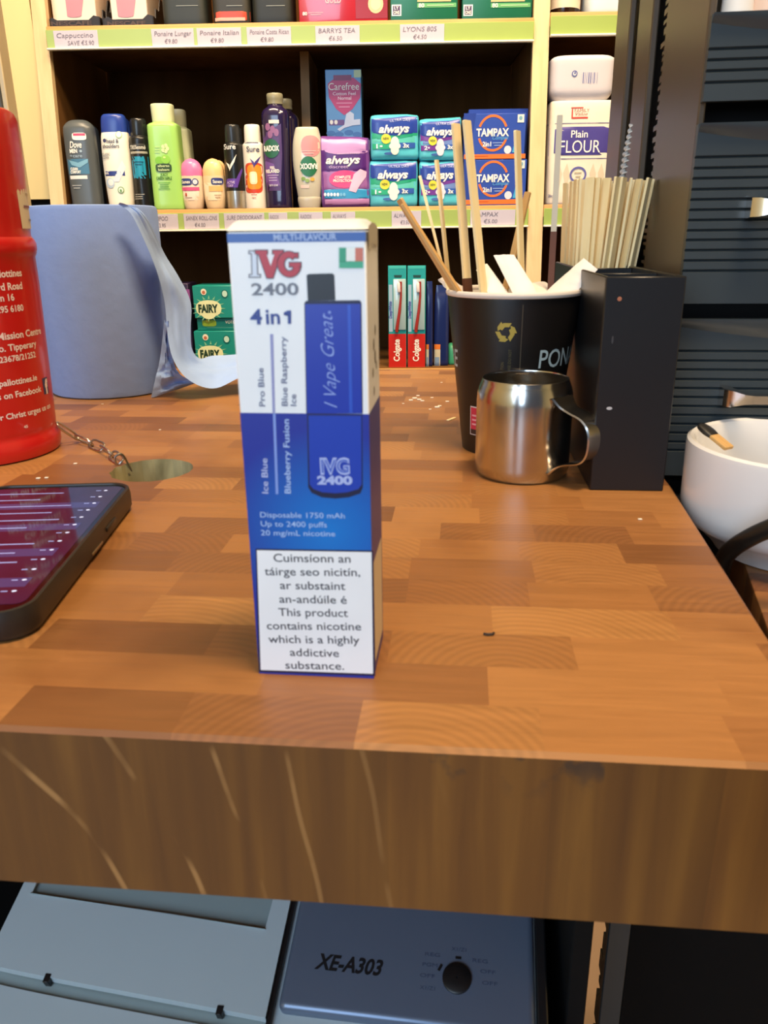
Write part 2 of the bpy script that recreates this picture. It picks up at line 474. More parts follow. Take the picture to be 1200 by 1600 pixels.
# dark carcass under the counter: side panel, floor of the cash-register bay, back board
def cpanel(name, x0, x1, y0, y1, z0, z1, m=M_black):
    return struct(MB().add(rbox(x0, x1, y0, y1, z0, z1, 0.001, 1), m).build(name, loc=CTR_O, rot=(0, 0, -CTR_A)))
cpanel('trim_3', -0.95, -0.93, 0.10, 0.62, -0.9, -0.06)
cpanel('trim_4', -0.93, 0.084, 0.10, 0.60, -0.44, -0.42)
cpanel('trim_5', -0.93, 0.084, 0.58, 0.60, -0.42, -0.06)
cpanel('trim_6', 0.084, 0.0945, 0.135, 0.60, -0.9, -0.06)

# ================================================================== shelving
SH_A = R_(1.3)
SN = Vector((math.sin(SH_A), math.cos(SH_A), 0))
LEV = {0: (0.03, 0.4465, 34), 1: (0.0, 0.180, 324), 2: (-0.03, -0.0745, 577), 3: (0.03, 0.4530, 20)}   # front setback, board top, pixel row of the board
def yo(z): return 0.1126*(z-0.18)
M_pine = wood('pale_pine', 'd2b384', 'e0c598', 14, 0.45, (6, 6, 0.4))
M_pineX = wood('pine_shelf_edge', 'b98a50', 'd0a468', 14, 0.5, (0.3, 6, 6))
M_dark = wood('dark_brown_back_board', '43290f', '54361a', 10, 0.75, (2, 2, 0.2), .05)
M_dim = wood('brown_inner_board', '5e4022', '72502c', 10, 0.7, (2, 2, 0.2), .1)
M_div = wood('brown_divider', '7a5c38', '937044', 10, 0.6, (2, 2, 0.2))
M_green = mat('lime_price_strip', '98ae5c', 0.35, var=0.03)
M_lip = mat('white_plastic_lip', 'efe9d8', 0.3, var=0.02)
M_card = mat('price_card', 'bcb6c6', 0.55, var=0.02)
M_pen = mat('pencil_grey', '74707e', 0.6)
shelf = thing('shelving_unit', 'pale wood shop shelving with dark interior and lime price strips', 'shelves', (0, 1.36, 0), -SH_A)
def upright(x0, x1, d, m, name='upright', z0=-0.9, z1=0.78, off=0.0):
    p = [(yo(z0)+off, z0), (yo(z1)+off, z1), (yo(z1)+off+d, z1), (yo(z0)+off+d, z0)]
    return MB().add(extrude(p, lambda a, b, c: (c, a, b), x0, x1), m).build(name, shelf)
upright(-0.535, -0.513, 0.012, M_pine)
upright(0.2375, 0.2620, 0.012, M_pine)
upright(0.70, 0.722, 0.012, M_pine)
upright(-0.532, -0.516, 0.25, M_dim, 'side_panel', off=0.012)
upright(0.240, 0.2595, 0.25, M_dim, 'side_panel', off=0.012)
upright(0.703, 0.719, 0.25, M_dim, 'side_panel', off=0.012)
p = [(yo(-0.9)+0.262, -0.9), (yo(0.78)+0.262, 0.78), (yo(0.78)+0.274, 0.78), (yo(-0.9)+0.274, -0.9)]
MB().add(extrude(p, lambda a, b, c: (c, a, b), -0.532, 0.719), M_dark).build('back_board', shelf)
upright(-0.1335, -0.119, 0.15, M_div, 'divider', 0.181, 0.427, 0.10)
upright(-0.1335, -0.119, 0.15, M_div, 'divider', -0.0735, 0.161, 0.10)
def sx(px, py, Y):       # local x on the shelf front
    q = at_plane(px, py, Vector((0, Y, 0)), SN)
    return (q - Vector((0, 1.36, 0))).dot(Vector((math.cos(SH_A), -math.sin(SH_A), 0))), q.z
def board(x0, x1, f, z, cards, sname='price_strip', strip=True):
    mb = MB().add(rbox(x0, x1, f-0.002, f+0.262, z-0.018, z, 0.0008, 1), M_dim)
    mb.add(rbox(x0, x1, f-0.006, f-0.001, z-0.0185, z+0.0002, 0.0012, 2), M_pineX)
    mb.build('shelf_board', shelf)
    if not strip: return
    st = MB().add(rbox(x0, x1, f-0.0095, f-0.0065, z-0.0312, z-0.0055, 0.0006, 1), M_green)
    st.add(rbox(x0, x1, f-0.0145, f-0.0065, z-0.0335, z-0.0305, 0.0008, 1), M_lip)
    so = st.build('price_strip', shelf)
    for (a, b, l1, l2) in cards:
        pm = (z - 0.017)
        ya = 1.36+f-0.0095
        row = 57 if z > 0.4 else 340
        u0, u1 = sx(a, row, ya)[0], sx(b, row, ya)[0]
        mp = flat(f-0.0102)
        cb = MB().add(rbox(u0, u1, f-0.0102, f-0.0096, z-0.0300, z-0.0068, 0.0002, 1), M_card)
        wd = u1-u0
        if l1: cb.add(text(l1, u0+wd*0.07, u0+wd*min(0.95, 0.2+0.07*len(l1)), z-0.0165, 0.0062, mp, bold=0.0, shear=0.12), M_pen)
        if l2: cb.add(text(l2, u0+wd*0.30, u0+wd*min(.92, .30+.06*len(l2)), z-0.0268, 0.0058, mp, bold=0.0, shear=0.12), M_pen)
        cb.build('price_card', so)
board(-0.513, 0.2375, 0.03, 0.4465, [(84, 153, 'Cappuccino', 'SAVE €5.90'), (237, 303, 'Ponaire Lungar', '€9.80'), (308, 377, 'Ponaire Italian', '€9.80'), (386, 455, 'Ponaire Costa Rican', '€9.80'), (493, 562, 'BARRYS TEA', '€6.50'), (625, 694, 'LYONS 80S', '€4.50')])
board(-0.513, 0.2375, 0.0, 0.180, [(228, 278, 'SHAMPOO', '€3.95'), (287, 342, 'SANEX ROLL-ONS', '€4.00'), (350, 413, 'SURE DEODORANT', '€4.00'), (420, 449, 'RADOX', ''), (467, 504, 'RADOX', ''), (517, 555, 'ALWAYS', ''), (612, 658, 'ALWAYS', '€3.50'), (735, 805, 'TAMPAX', '€5.00')])
board(-0.513, 0.2375, -0.03, -0.0745, [])
board(-0.513, 0.2375, -0.06, -0.345, [])
board(0.262, 0.70, 0.03, 0.4530, [])
board(0.262, 0.70, 0.0, 0.180, [])
board(0.262, 0.70, -0.03, -0.0745, [])

# ================================================================== goods on the shelves
class Item:
    """a thing standing on shelf level lev whose front spans pxl..pxr and reaches up to pyt in the photograph"""
    def __init__(s, name, label, cat, pxl, pxr, pyt, lev, d, setback=0.012, group=None, base=None, yaw=0.0, pym=None):
        f, z, pb = LEV[lev]
        s.z = z if base is None else base
        s.P0 = Vector((0, 1.36+f+setback, 0)); s.d = d
        if base is not None: pb = pym or pb
        ym = (pyt+pb)/2
        a = at_plane(pxl, ym, s.P0, SN); b = at_plane(pxr, ym, s.P0, SN)
        t = at_plane((pxl+pxr)/2, pyt, s.P0, SN)
        s.w = (b-a).length; s.h = t.z-s.z; c = (a+b)/2
        s.c = Vector((c.x, c.y, s.z))
        ex = Vector((math.cos(SH_A), -math.sin(SH_A), 0)); s.ex = ex
        s.root = thing(name, label, cat, s.c + SN*(d/2+0.0005), -SH_A+yaw, group)
    def uv(s, px, py):
        q = at_plane(px, py, s.P0, SN)-s.c
        return q.dot(s.ex), q.z
    def rect(s, mb, x0, y0, x1, y1, m, mp, e=0.0004, rings=3):
        a = s.uv(x0, y1); b = s.uv(x1, y0)
        mb.add(patch(rect(a[0], b[0], a[1], b[1]), mp, e, rings, 5), m)
    def poly(s, mb, pts, m, mp, e=0.0004, rings=4, k=4):
        mb.add(patch([s.uv(*p) for p in pts], mp, e, rings, k), m)
    def disc(s, mb, cx, cy, rx, ry, m, mp, e=0.0006, p=2):
        a = s.uv(cx, cy); b = s.uv(cx+rx, cy); t = s.uv(cx, cy-ry)
        mb.add(patch(ell(a[0], a[1], b[0]-a[0], t[1]-a[1], 20, p=p), mp, e, 3, 1), m)
    def text(s, mb, t, x0, x1, yb, yc, m, mp, e=0.0010, **k):
        a = s.uv(x0, yb); b = s.uv(x1, yb); c = s.uv(x0, yc)
        mb.add(text(t, a[0], b[0], a[1], c[1]-a[1], mp, e, **k), m)
    def lines(s, mb, x0, x1, y0, n, dy, m, mp, hh=1.2, e=0.0008, seed=1):
        rn = random.Random(seed)
        for i in range(n):
            q = (x1-x0)*rn.uniform(0, 0.2)
            s.rect(mb, x0+q, y0+i*dy, x1-q, y0+i*dy+hh, m, mp, e, 2)
WHT = P('f2efe6', 0.4); CREAM = P('ece3c8', 0.4)

# --- dark grey body wash
it = Item('body_wash_bottle', 'dark grey flat body wash bottle with a blue panel, leftmost on the middle shelf', 'bottle', 100, 148, 185, 1, 0.034)
W, H, D = it.w/2, it.h, it.d/2
G = P('50575b', 0.35)
sec = smooth([(0, W*.86, D*.8, 3), (H*.03, W*.97, D, 3), (H*.5, W, D, 3), (H*.86, W*.99, D*.95, 3), (H*.94, W*.90, D*.8, 2.6), (H*.985, W*.62, D*.5, 2.2), (H, W*.35, D*.2, 2)])
MB().add(loft(sec), G).build('bottle_body', it.root)
mp = on_front(sec); lb = MB()
it.disc(lb, 123, 213, 11, 6, WHT, mp, p=4); it.rect(lb, 114, 208, 132, 212, P('d8456a', .4), mp, .0009)
it.text(lb, 'Dove', 109, 128, 231, 221, WHT, mp, shear=.25); it.text(lb, 'MEN', 109, 121, 239, 233, WHT, mp, bold=.04)
it.disc(lb, 126, 236, 2.2, 2.2, P('9fb4c2', .4), mp); it.text(lb, '+care', 109, 129, 246, 241, P('8fa3b2', .4), mp)
it.rect(lb, 107, 248, 137, 272, P('3f7391', .4), mp); it.poly(lb, [(107, 250), (120, 255), (137, 248), (137, 254), (125, 262), (112, 258)], P('76a9c2', .4), mp, .0008)
it.text(lb, 'CLEAN', 110, 122, 266, 262, WHT, mp, .0012, bold=.04); it.text(lb, 'COMFORT', 110, 127, 271, 267, WHT, mp, .0012, bold=.04)
it.rect(lb, 109, 274, 136, 280, P('dfe2df', .4), mp); it.lines(lb, 112, 128, 289, 2, 4, P('a9adad', .4), mp, 1.5)
lb.build('label', it.root)
it = Item('body_wash_bottle', 'dark bottle half hidden behind the grey body wash bottle', 'bottle', 122, 153, 190, 1, 0.034, 0.060)
W, H, D = it.w/2, it.h, it.d/2
sec = smooth([(0, W*.86, D*.8, 3), (H*.03, W*.97, D, 3), (H*.86, W*.99, D*.95, 3), (H*.94, W*.90, D*.8, 2.6), (H, W*.35, D*.2, 2)])
MB().add(loft(sec), P('2c3747', 0.35)).build('bottle_body', it.root)

# --- white anti-dandruff shampoo with blue cap
def anti(name, label, l, r, t, sb, prints):
    it = Item(name, label, 'bottle', l, r, t, 1, 0.040, sb)
    W, H, D = it.w/2, it.h, it.d/2
    sec = smooth([(0, W*.82, D*.9, 2.8), (H*.03, W*.9, D, 2.8), (H*.45, W*1.02, D, 2.8), (H*.74, W*1.0, D*.9, 2.6), (H*.83, W*.88, D*.7, 2.4)])
    MB().add(loft(sec), P('eceade', 0.35)).build('bottle_body', it.root)
    # the cap sits on a slanted line
    cs = smooth([(H*.76, W*.93, D*.78, 2.4), (H*.9, W*.90, D*.74, 2.5), (H*.975, W*.82, D*.66, 2.5), (H, W*.66, D*.5, 2.4)])
    vf = loft(cs)
    v = [(x, y, z if z > H*.9 else z + (H*.06)*(x/W+0.2)*(-1 if z < H*.9 else 0)*(H*.9-z)/(H*.14)) for x, y, z in vf[0]]
    MB().add((v, vf[1]), P('26429a', 0.3)).build('cap', it.root)
    if prints:
        mp = on_front(sec); lb = MB(); N = P('283a86', .4)
        it.disc(lb, 162, 219, 3, 3, P('39406a', .4), mp); it.text(lb, 'head &', 166, 185, 223, 217, P('4a5168', .4), mp); it.text(lb, 'shoulders', 159, 186, 231, 225, P('4a5168', .4), mp)
        it.disc(lb, 184, 210, 5, 6, P('8fb59a', .4), mp); it.disc(lb, 184, 210, 3.6, 4.5, P('e6eae0', .4), mp, .0009)
        it.text(lb, 'CLASSIC', 158, 172, 243, 239, P('8a909a', .4), mp); it.text(lb, 'CLEAN', 158, 170, 248, 244, P('8a909a', .4), mp)
        it.rect(lb, 158, 267, 194, 275, N, mp); it.text(lb, '100%', 161, 170, 272.5, 269, WHT, mp, .0012)
        it.disc(lb, 172, 286, 7, 8, P('b9cfe6', .4), mp); it.disc(lb, 173, 285, 4.5, 5.5, P('e8ecee', .4), mp, .0009)
        it.poly(lb, [(176, 284), (190, 250), (196, 262), (186, 284)], P('d3e0ee', .4), mp)
        it.disc(lb, 189, 297, 5, 5.5, P('7aa66a', .4), mp); it.disc(lb, 189, 297, 3.6, 4, P('e6eae0', .4), mp, .0009); it.disc(lb, 189, 298, 1.6, 2.4, P('5c9450', .4), mp, .0011)
        lb.build('label', it.root)
anti('shampoo_bottle', 'white shampoo bottle with a slanted blue cap and navy band', 156, 200, 176, 0.012, True)
anti('shampoo_bottle', 'blue-capped shampoo bottle half hidden behind the white one with navy band', 168, 205, 183, 0.062, False)

# --- aerosol cans
def aerosol(it, body, cap, frac=.80, base=None):
    W, H = it.w/2, it.h
    sec = smooth([(0, W*.93, W*.93), (H*.012, W, W), (H*(frac-.07), W, W), (H*(frac-.02), W*.9, W*.9), (H*frac, W*.72, W*.72)])
    b = MB()
    if base:
        lo = [q for q in sec if q[0] <= H*base[0]]+[(H*base[0], W, W, 2, 0, 0)]
        hi = [(H*base[0], W, W, 2, 0, 0)]+[q for q in sec if q[0] > H*base[0]]
        b.add(loft(lo, cap1=False), base[1]); b.add(loft(hi, cap0=False), body)
    else: b.add(loft(sec), body)
    b.build('can', it.root)
    cs = smooth([(H*(frac-.01), W*.76, W*.76), (H*(frac+.02), W*.78, W*.78), (H*.97, W*.74, W*.74), (H, W*.62, W*.62)])
    MB().add(loft(cs), cap).build('cap', it.root)
    return on_front(sec)
it = Item('hair_spray_can', 'slim black hair spray can with a cyan panel', 'can', 200, 233, 183, 1, 0.036, 0.016); it.d = it.w
BK = P('16181a', 0.3)
mp = aerosol(it, BK, P('1d2024', .25), .82)
lb = MB()
it.rect(lb, 202, 224, 230, 314, BK, mp, .0002, 5)
it.rect(lb, 202, 224, 228, 234, P('3a3c3c', .4), mp); it.text(lb, 'TRESemmé', 202, 226, 233, 227, P('d8d8d0', .4), mp, shear=.15); it.rect(lb, 202, 236, 228, 240, P('a9a79a', .3), mp)
it.rect(lb, 202, 244, 229, 279, P('1f93b8', .35), mp); it.lines(lb, 207, 224, 252, 2, 4, P('0f5a78', .4), mp, 1.5)
it.lines(lb, 206, 226, 303, 3, 3.4, P('a8a8a4', .4), mp, 1.4)
lb.build('label', it.root)

# --- green apple shampoo
def apple(label, l, r, t, sb, body, cap, prints):
    it = Item('shampoo_bottle', label, 'bottle', l, r, t, 1, 0.045, sb, yaw=R_(2))
    W, H, D = it.w/2, it.h, it.d/2
    sec = smooth([(0, W*.92, D*.9, 5), (H*.015, W, D, 5), (H*.3, W, D, 5), (H*.78, W*.97, D, 5), (H*.815, W*.9, D*.9, 4), (H*.835, W*.66, D*.75, 2.6), (H*.85, W*.62, D*.7, 2.4)])
    MB().add(loft(sec), body).build('bottle_body', it.root)
    cs = smooth([(H*.832, W*.66, D*.74, 2.6), (H*.86, W*.68, D*.76, 2.6), (H*.985, W*.70, D*.76, 2.8), (H, W*.64, D*.7, 2.8)])
    MB().add(loft(cs), cap).build('cap', it.root)
    if prints:
        mp = on_front(sec); lb = MB(); DG = P('2c6a28', .4); LG = P('b5e08a', .4)
        for i in range(5):
            a = 2*PI*i/5; it.disc(lb, 257+3.6*math.cos(a), 232+4.6*math.sin(a), 2.8, 3.4, P('d3efb0', .4), mp)
        it.disc(lb, 248, 251, 6.5, 6.5, P('7cc23a', .4), mp); it.disc(lb, 258, 249, 7, 7, P('8ccf48', .4), mp, .0008); it.disc(lb, 256, 246, 2.2, 1.6, P('c4ec8a', .4), mp, .001)
        it.disc(lb, 255, 262, 12.5, 6.5, P('2b4a22', .4), mp, .0010, 4); it.text(lb, 'alberto', 246, 264, 261, 257.5, P('cfe6b0', .4), mp, .0014); it.text(lb, 'balsam', 247, 264, 267, 263.5, P('cfe6b0', .4), mp, .0014)
        it.text(lb, 'JUICY', 250, 262, 275, 271, DG, mp); it.text(lb, 'GREEN APPLE', 244, 268, 281, 276.5, DG, mp); it.lines(lb, 246, 266, 285, 4, 3.2, P('4f9a3c', .4), mp, 1.3)
        for i in range(3): it.lines(lb, 241, 249, 229+i*4, 1, 3, LG, mp, 1.5)
        lb.build('label', it.root)
apple('pale bottle half hidden behind the green apple shampoo', 258, 296, 169, 0.075, P('c3cdb0', .35), P('b9bda8', .4), False)
apple('tall lime green apple shampoo bottle with a pale cap', 230, 279, 160, 0.012, mat('lime_shampoo', '9fd672', .22, var=.02, spec=.5), P('d9e3bd', .35), True)

# --- roll-on deodorants
def rollon(label, l, r, t, sb, dome, body, prints, group=None):
    it = Item('roll_on_deodorant', label, 'deodorant', l, r, t, 1, 0.034, sb, group=group)
    W, H, D = it.w/2, it.h, min(it.w/2*.8, .017); it.d = 2*D
    sec = smooth([(0, W*.72, D*.8), (H*.03, W*.82, D*.9, 2.3), (H*.25, W*.98, D, 2.5), (H*.5, W, D, 2.5), (H*.66, W*.98, D*.98, 2.4)])
    MB().add(loft(sec), body).build('bottle_body', it.root)
    ds = smooth([(H*.655, W*.985, D*.985, 2.3), (H*.78, W*.97, D*.96, 2.2), (H*.9, W*.78, D*.78), (H*.97, W*.45, D*.45), (H, W*.08, D*.08)])
    MB().add(loft(ds), dome).build('cap', it.root)
    mp = on_front(sec); lb = MB(); prints(it, lb, mp)
    if lb.v: lb.build('label', it.root)
NV = P('2b3a7e', .4)
def pr1(it, lb, mp):
    it.rect(lb, 281, 279, 313, 313, P('efe0d6', .4), mp); it.disc(lb, 290, 284, 9, 5.5, NV, mp, .0008, 4); it.text(lb, 'Sanex', 283, 297, 286.5, 281.5, WHT, mp, .0013)
    it.disc(lb, 304, 284, 5, 5.5, NV, mp, .0008); it.disc(lb, 304, 284, 3.6, 4, P('cfd6e6', .4), mp, .0011); it.rect(lb, 283, 292, 310, 298, P('d0588e', .4), mp, .0008)
    it.disc(lb, 290, 304, 1.5, 3, P('b04a3a', .4), mp, .0008); it.lines(lb, 288, 300, 308, 1, 3, P('a99a92', .4), mp, 1.2)
def pr2(it, lb, mp):
    it.rect(lb, 320, 285, 347, 313, P('f0dec4', .4), mp); it.disc(lb, 338, 283, 9, 5.5, NV, mp, .0008, 4); it.text(lb, 'Sanex', 332, 346, 286, 281, WHT, mp, .0013)
    it.rect(lb, 326, 290, 346, 299, P('f0b878', .4), mp, .0008); it.lines(lb, 334, 345, 304, 2, 3.5, P('b09a80', .4), mp, 1.2)
rollon('pink-domed cream roll-on deodorant', 279, 314, 246, 0.012, P('d873ac', .3), P('dfccb4', .4), pr1)
rollon('peach-domed roll-on deodorant in front of its twin', 314, 348, 246, 0.012, P('efc58c', .3), P('e0c9a4', .4), pr2)
rollon('peach roll-on deodorant half hidden behind the front peach one', 330, 352, 249, 0.056, P('efc58c', .3), P('e0c9a4', .4), lambda *a: None)

# --- antiperspirant cans
M_sil = mat('brushed_can_silver', 'c9c6bd', .3, metal=.9, var=.03)
it = Item('deodorant_can', 'black aerosol deodorant can with a white tick and silver base', 'can', 348, 379, 193, 1, 0.033, 0.012); it.d = it.w
mp = aerosol(it, BK, P('23262a', .3), .80, (.22, M_sil)); lb = MB()
it.text(lb, 'Sure', 348.5, 368, 233, 225, P('dfe0e2', .4), mp)
it.poly(lb, [(352, 253), (358, 257), (359, 267)], WHT, mp); it.poly(lb, [(358, 267), (359.5, 257), (369, 241), (366, 253)], WHT, mp)
V = P('5a3a9e', .4); it.poly(lb, [(350, 279), (373, 279), (371, 293), (352, 293)], V, mp); it.poly(lb, [(371, 293), (369, 279), (376.5, 262), (377.5, 266)], V, mp)
it.text(lb, 'ACTIVE', 354, 367, 287, 283, P('c9b8e8', .4), mp); it.text(lb, 'DRY', 356, 365, 292, 288.5, P('c9b8e8', .4), mp)
lb.build('label', it.root)
it = Item('deodorant_can', 'black aerosol can just showing behind the black deodorant can with tick', 'can', 357, 382, 199, 1, 0.03, 0.056); it.d = it.w
aerosol(it, BK, P('23262a', .3), .80)
it = Item('deodorant_can', 'white aerosol deodorant can with an orange and red pattern', 'can', 378, 411, 193, 1, 0.033, 0.012); it.d = it.w
mp = aerosol(it, P('ece6da', .35), P('f1ece0', .35), .80); lb = MB()
it.rect(lb, 381, 221, 406, 224, P('5a5f74', .4), mp); it.text(lb, 'Sure', 385, 405, 237, 229, P('4a5168', .4), mp)
RD = P('c8442e', .4); OR = P('e8912e', .4)
for cy in (264, 281, 292): it.disc(lb, 396, cy, 13.5, 10, RD, mp, .0004, 3.5)
for cy in (268, 285): it.disc(lb, 397, cy, 11, 11, OR, mp, .0007, 3.5)
it.disc(lb, 396, 278, 6, 10, P('f2dfb6', .4), mp, .001, 4); it.rect(lb, 393.5, 271, 398.5, 285, P('f7ead0', .4), mp, .0012)
it.poly(lb, [(390, 247), (397, 253), (398, 262)], P('453a86', .4), mp, .0012); it.poly(lb, [(396, 262), (398, 253), (407, 243), (403, 253)], P('453a86', .4), mp, .0012)
it.lines(lb, 392, 402, 303, 2, 5, P('c08a80', .4), mp, 1.4); lb.build('label', it.root)

# --- purple bath soak
def soak(label, l, r, t, sb, prints):
    it = Item('bath_soak_bottle', label, 'bottle', l, r, t, 1, 0.042, sb, yaw=R_(-6))
    W, H, D = it.w/2, it.h, it.d/2
    sec = smooth([(0, W*.88, D*.85, 3.2), (H*.02, W*.93, D*.95, 3.2), (H*.3, W*.92, D, 3.2), (H*.75, W*1.0, D, 3), (H*.845, W*.94, D*.9, 2.8), (H*.885, W*.62, D*.7, 2.2), (H*.905, W*.50, D*.56, 2), (H*.92, W*.50, D*.56, 2)])
    MB().add(loft(sec), mat('dark_violet_soak', '23193f', .15, var=.05, coat=.4)).build('bottle_body', it.root)
    prof = [(W*.50, H*.905), (W*.57, H*.91), (W*.57, H*.945), (W*.585, H*.95), (W*.585, H*.99), (W*.54, H), (0.0005, H)]
    MB().add(lathe(prof, 32, True, True), P('8d8a72', .35)).build('cap', it.root)
    if prints:
        mp = on_front(sec); lb = MB()
        it.poly(lb, [(411, 210), (441, 193), (443, 240), (441, 298), (418, 298), (414, 250)], P('4b3169', .4), mp)
        for i, (x, y) in enumerate(((420, 198), (428, 202), (434, 207), (424, 210))): it.disc(lb, x, y, 4, 6, P('8a5a86', .4), mp, .0006+.0001*i)
        it.poly(lb, [(412, 250), (430, 256), (440, 290), (416, 288)], P('6c4a92', .4), mp, .0006)
        it.rect(lb, 422, 187, 438, 193, P('d8d2cc', .4), mp, .001)
        it.disc(lb, 426, 232, 13, 15, P('1d5a3c', .4), mp, .0012); it.text(lb, 'RADOX', 413.5, 439, 236, 228, WHT, mp, .0018, bold=.04)
        it.text(lb, 'FEEL', 424, 432, 264, 260, WHT, mp); it.text(lb, 'RELAXED', 417, 439, 270, 265, WHT, mp, bold=.03)
        it.lines(lb, 419, 438, 273, 3, 4, P('b9a9cf', .4), mp, 1.4); it.text(lb, 'BATH SOAK', 423, 437, 291, 288, P('d5cfe0', .4), mp)
        lb.build('label', it.root)
soak('dark bath soak bottle half hidden behind the purple one with grey cap', 425, 466, 152, 0.068, False)
soak('tall dark purple bath soak bottle with a grey screw cap', 409, 452, 143, 0.012, True)

# --- upside-down shower gel
it = Item('shower_gel_bottle', 'translucent white shower gel bottle standing on its cap, green disc upside down', 'bottle', 457, 503, 197, 1, 0.034, 0.010)
W, H, D = it.w/2, it.h, it.d/2
sec = smooth([(H*.14, W*.78, D*.8, 2.6), (H*.3, W*.9, D*.95, 2.6), (H*.6, W*1.04, D, 2.6), (H*.8, W*1.0, D*.95, 2.6), (H*.93, W*.86, D*.8, 2.6), (H*.985, W*.78, D*.7, 2.8), (H, W*.70, D*.6, 2.8)])
MB().add(loft(sec), mat('milky_gel_plastic', 'c2bfae', .2, var=.03, coat=.3)).build('bottle_body', it.root)
MB().add(loft(smooth([(0, W*.70, D*.76, 2.6), (H*.02, W*.74, D*.8, 2.6), (H*.11, W*.82, D*.86, 2.6), (H*.142, W*.80, D*.82, 2.6)])), P('b3af9f', .3)).build('cap', it.root)
mp = on_front(sec); lb = MB()
it.disc(lb, 485, 228, 15, 17, P('c9868a', .4), mp, .0004, 2.4); it.lines(lb, 470, 494, 235, 2, 4, P('dcb5b2', .4), mp, 1.5)
it.disc(lb, 482, 260, 13.5, 16, P('1f6a43', .4), mp, .0008); it.text(lb, 'RADOX', 469, 496, 264, 256, WHT, mp, .0014, bold=.04, spin=True)
for x, y, c in ((474, 279, '7a9a4a'), (480, 282, '8aa85a'), (488, 280, 'd8a84a')): it.disc(lb, x, y, 3.5, 3, P(c, .4), mp, .0010)
it.rect(lb, 470, 289, 483, 294, P('e6c9c2', .4), mp)
lb.build('label', it.root)

# --- soft packs
def pillow(it, col, n=7, puff=.9, seed=1, crimp=True):
    W, H, D = it.w/2, it.h, it.d/2
    sec = smooth([(0, W*.94, D*.72, n), (H*.04, W*.99, D*.92, n), (H*.2, W, D, n), (H*.8, W, D, n), (H*.95, W*.99, D*.85, n), (H, W*.95, D*.6, n)], 5)
    v, f = loft(sec, 56)
    out = []
    for x, y, z in v:
        q = mnoise.noise((x*60+seed*7, y*60, z*60))*.0012
        out.append((x+q, y+q*.5 if y < 0 else y, z+(mnoise.noise((x*45, seed, 0))*.004*(z/H)**3)))
    b = MB().add((out, f), col); b.build('wrapper', it.root)
    fy = front(sec)
    def mp(x, z, e):
        q = mnoise.noise((x*60+seed*7, fy(x, z)*60, z*60))*.0012
        return (x, fy(x, z)+q*.5-e-.0003, z+(mnoise.noise((x*45, seed, 0))*.004*(z/H)**3))
    return mp
it = Item('sanitary_pad_pack', 'large purple sanitary pad pack with a pink swirl', 'pack', 500, 578, 213, 1, 0.05, 0.014)
mp = pillow(it, P('6f3f8a', .3), seed=3); lb = MB()
it.rect(lb, 502, 216, 577, 236, P('b98cc4', .35), mp, rings=6); it.rect(lb, 502, 233, 577, 268, P('4d1f72', .35), mp, .0006, 6); it.disc(lb, 541, 236, 34, 5, P('b98cc4', .35), mp, .0008)
it.rect(lb, 502, 266, 577, 297, P('93609f', .35), mp, .0006, 6); it.rect(lb, 502, 295, 577, 311, P('2f8fc4', .35), mp, .0007, 6); it.rect(lb, 502, 310, 577, 320, P('b583ba', .35), mp, .0006, 6)
it.text(lb, 'always', 509, 563, 256, 244, WHT, mp, .0016, bold=.03, shear=.3); it.text(lb, 'sensitive bladder', 527, 563, 241, 238, P('cbb2d8', .4), mp, .0016, bold=0); it.text(lb, 'discreet', 514, 544, 263, 258, P('c3a4d2', .4), mp, .0016, bold=0)
it.disc(lb, 538, 280, 24, 14, P('d8407e', .35), mp, .0010); it.poly(lb, [(545, 298), (553, 272), (563, 264), (573, 268), (572, 276), (562, 290), (556, 301)], P('d9b3cf', .35), mp, .0012)
it.text(lb, 'COMPLETE', 523, 548, 279, 275, WHT, mp, .0016); it.text(lb, 'PROTECTION', 521, 550, 284.5, 280.5, WHT, mp, .0016)
for i in range(7): it.disc(lb, 508+i*5, 304, 2, 2.8, P('e6eef6' if i < 5 else '6fb2da', .4), mp, .0014)
lb.build('printed_front', it.root)
it = Item('pantyliner_box', 'tall light blue pantyliner box with a pink heart behind the purple pack', 'box', 511, 566, 108, 1, 0.07, 0.085)
M_lb = P('5f97cf', .4)
MB().add(rbox(-it.w/2, it.w/2, -it.d/2, it.d/2, 0, it.h, .001, 1), M_lb).build('carton', it.root)
mp = flat(-it.d/2); lb = MB(); PK = P('c03a72', .4)
it.poly(lb, [(512, 131), (524, 121), (538, 124), (552, 121), (564, 131), (563, 152), (551, 170), (538, 180), (525, 170), (514, 152)], PK, mp); it.rect(lb, 521, 117, 549, 126, P('8a3560', .4), mp, .0006)
it.rect(lb, 553, 109, 564, 121, P('b9c9a0', .4), mp)
it.text(lb, 'Carefree', 513.5, 561, 141, 130, WHT, mp, .0010, bold=.0); it.text(lb, 'Cotton Feel', 520, 556, 149, 144, P('f0cfe0', .4), mp, .001); it.text(lb, 'Normal', 528, 549, 156, 151, P('f0cfe0', .4), mp, .001)
it.lines(lb, 525, 551, 160, 2, 6, P('d98ab0', .4), mp, 2.2)
it.rect(lb, 514, 187, 538, 196, P('6a4a8a', .4), mp); it.disc(lb, 518, 191, 2.6, 3.6, WHT, mp, .0008); it.disc(lb, 525, 191, 2.6, 3.6, WHT, mp, .0008)
it.poly(lb, [(527, 202), (538, 195), (541, 178), (547, 174), (553, 178), (553, 187), (563, 186), (563, 195), (551, 196), (538, 200), (531, 205)], P('cfdaf0', .4), mp, .0010)
for x, y in ((517, 208), (530, 210), (545, 207), (558, 210)): it.disc(lb, x, y, 7, 4, P('3f6fb0', .4), mp)
lb.build('printed_front', it.root)

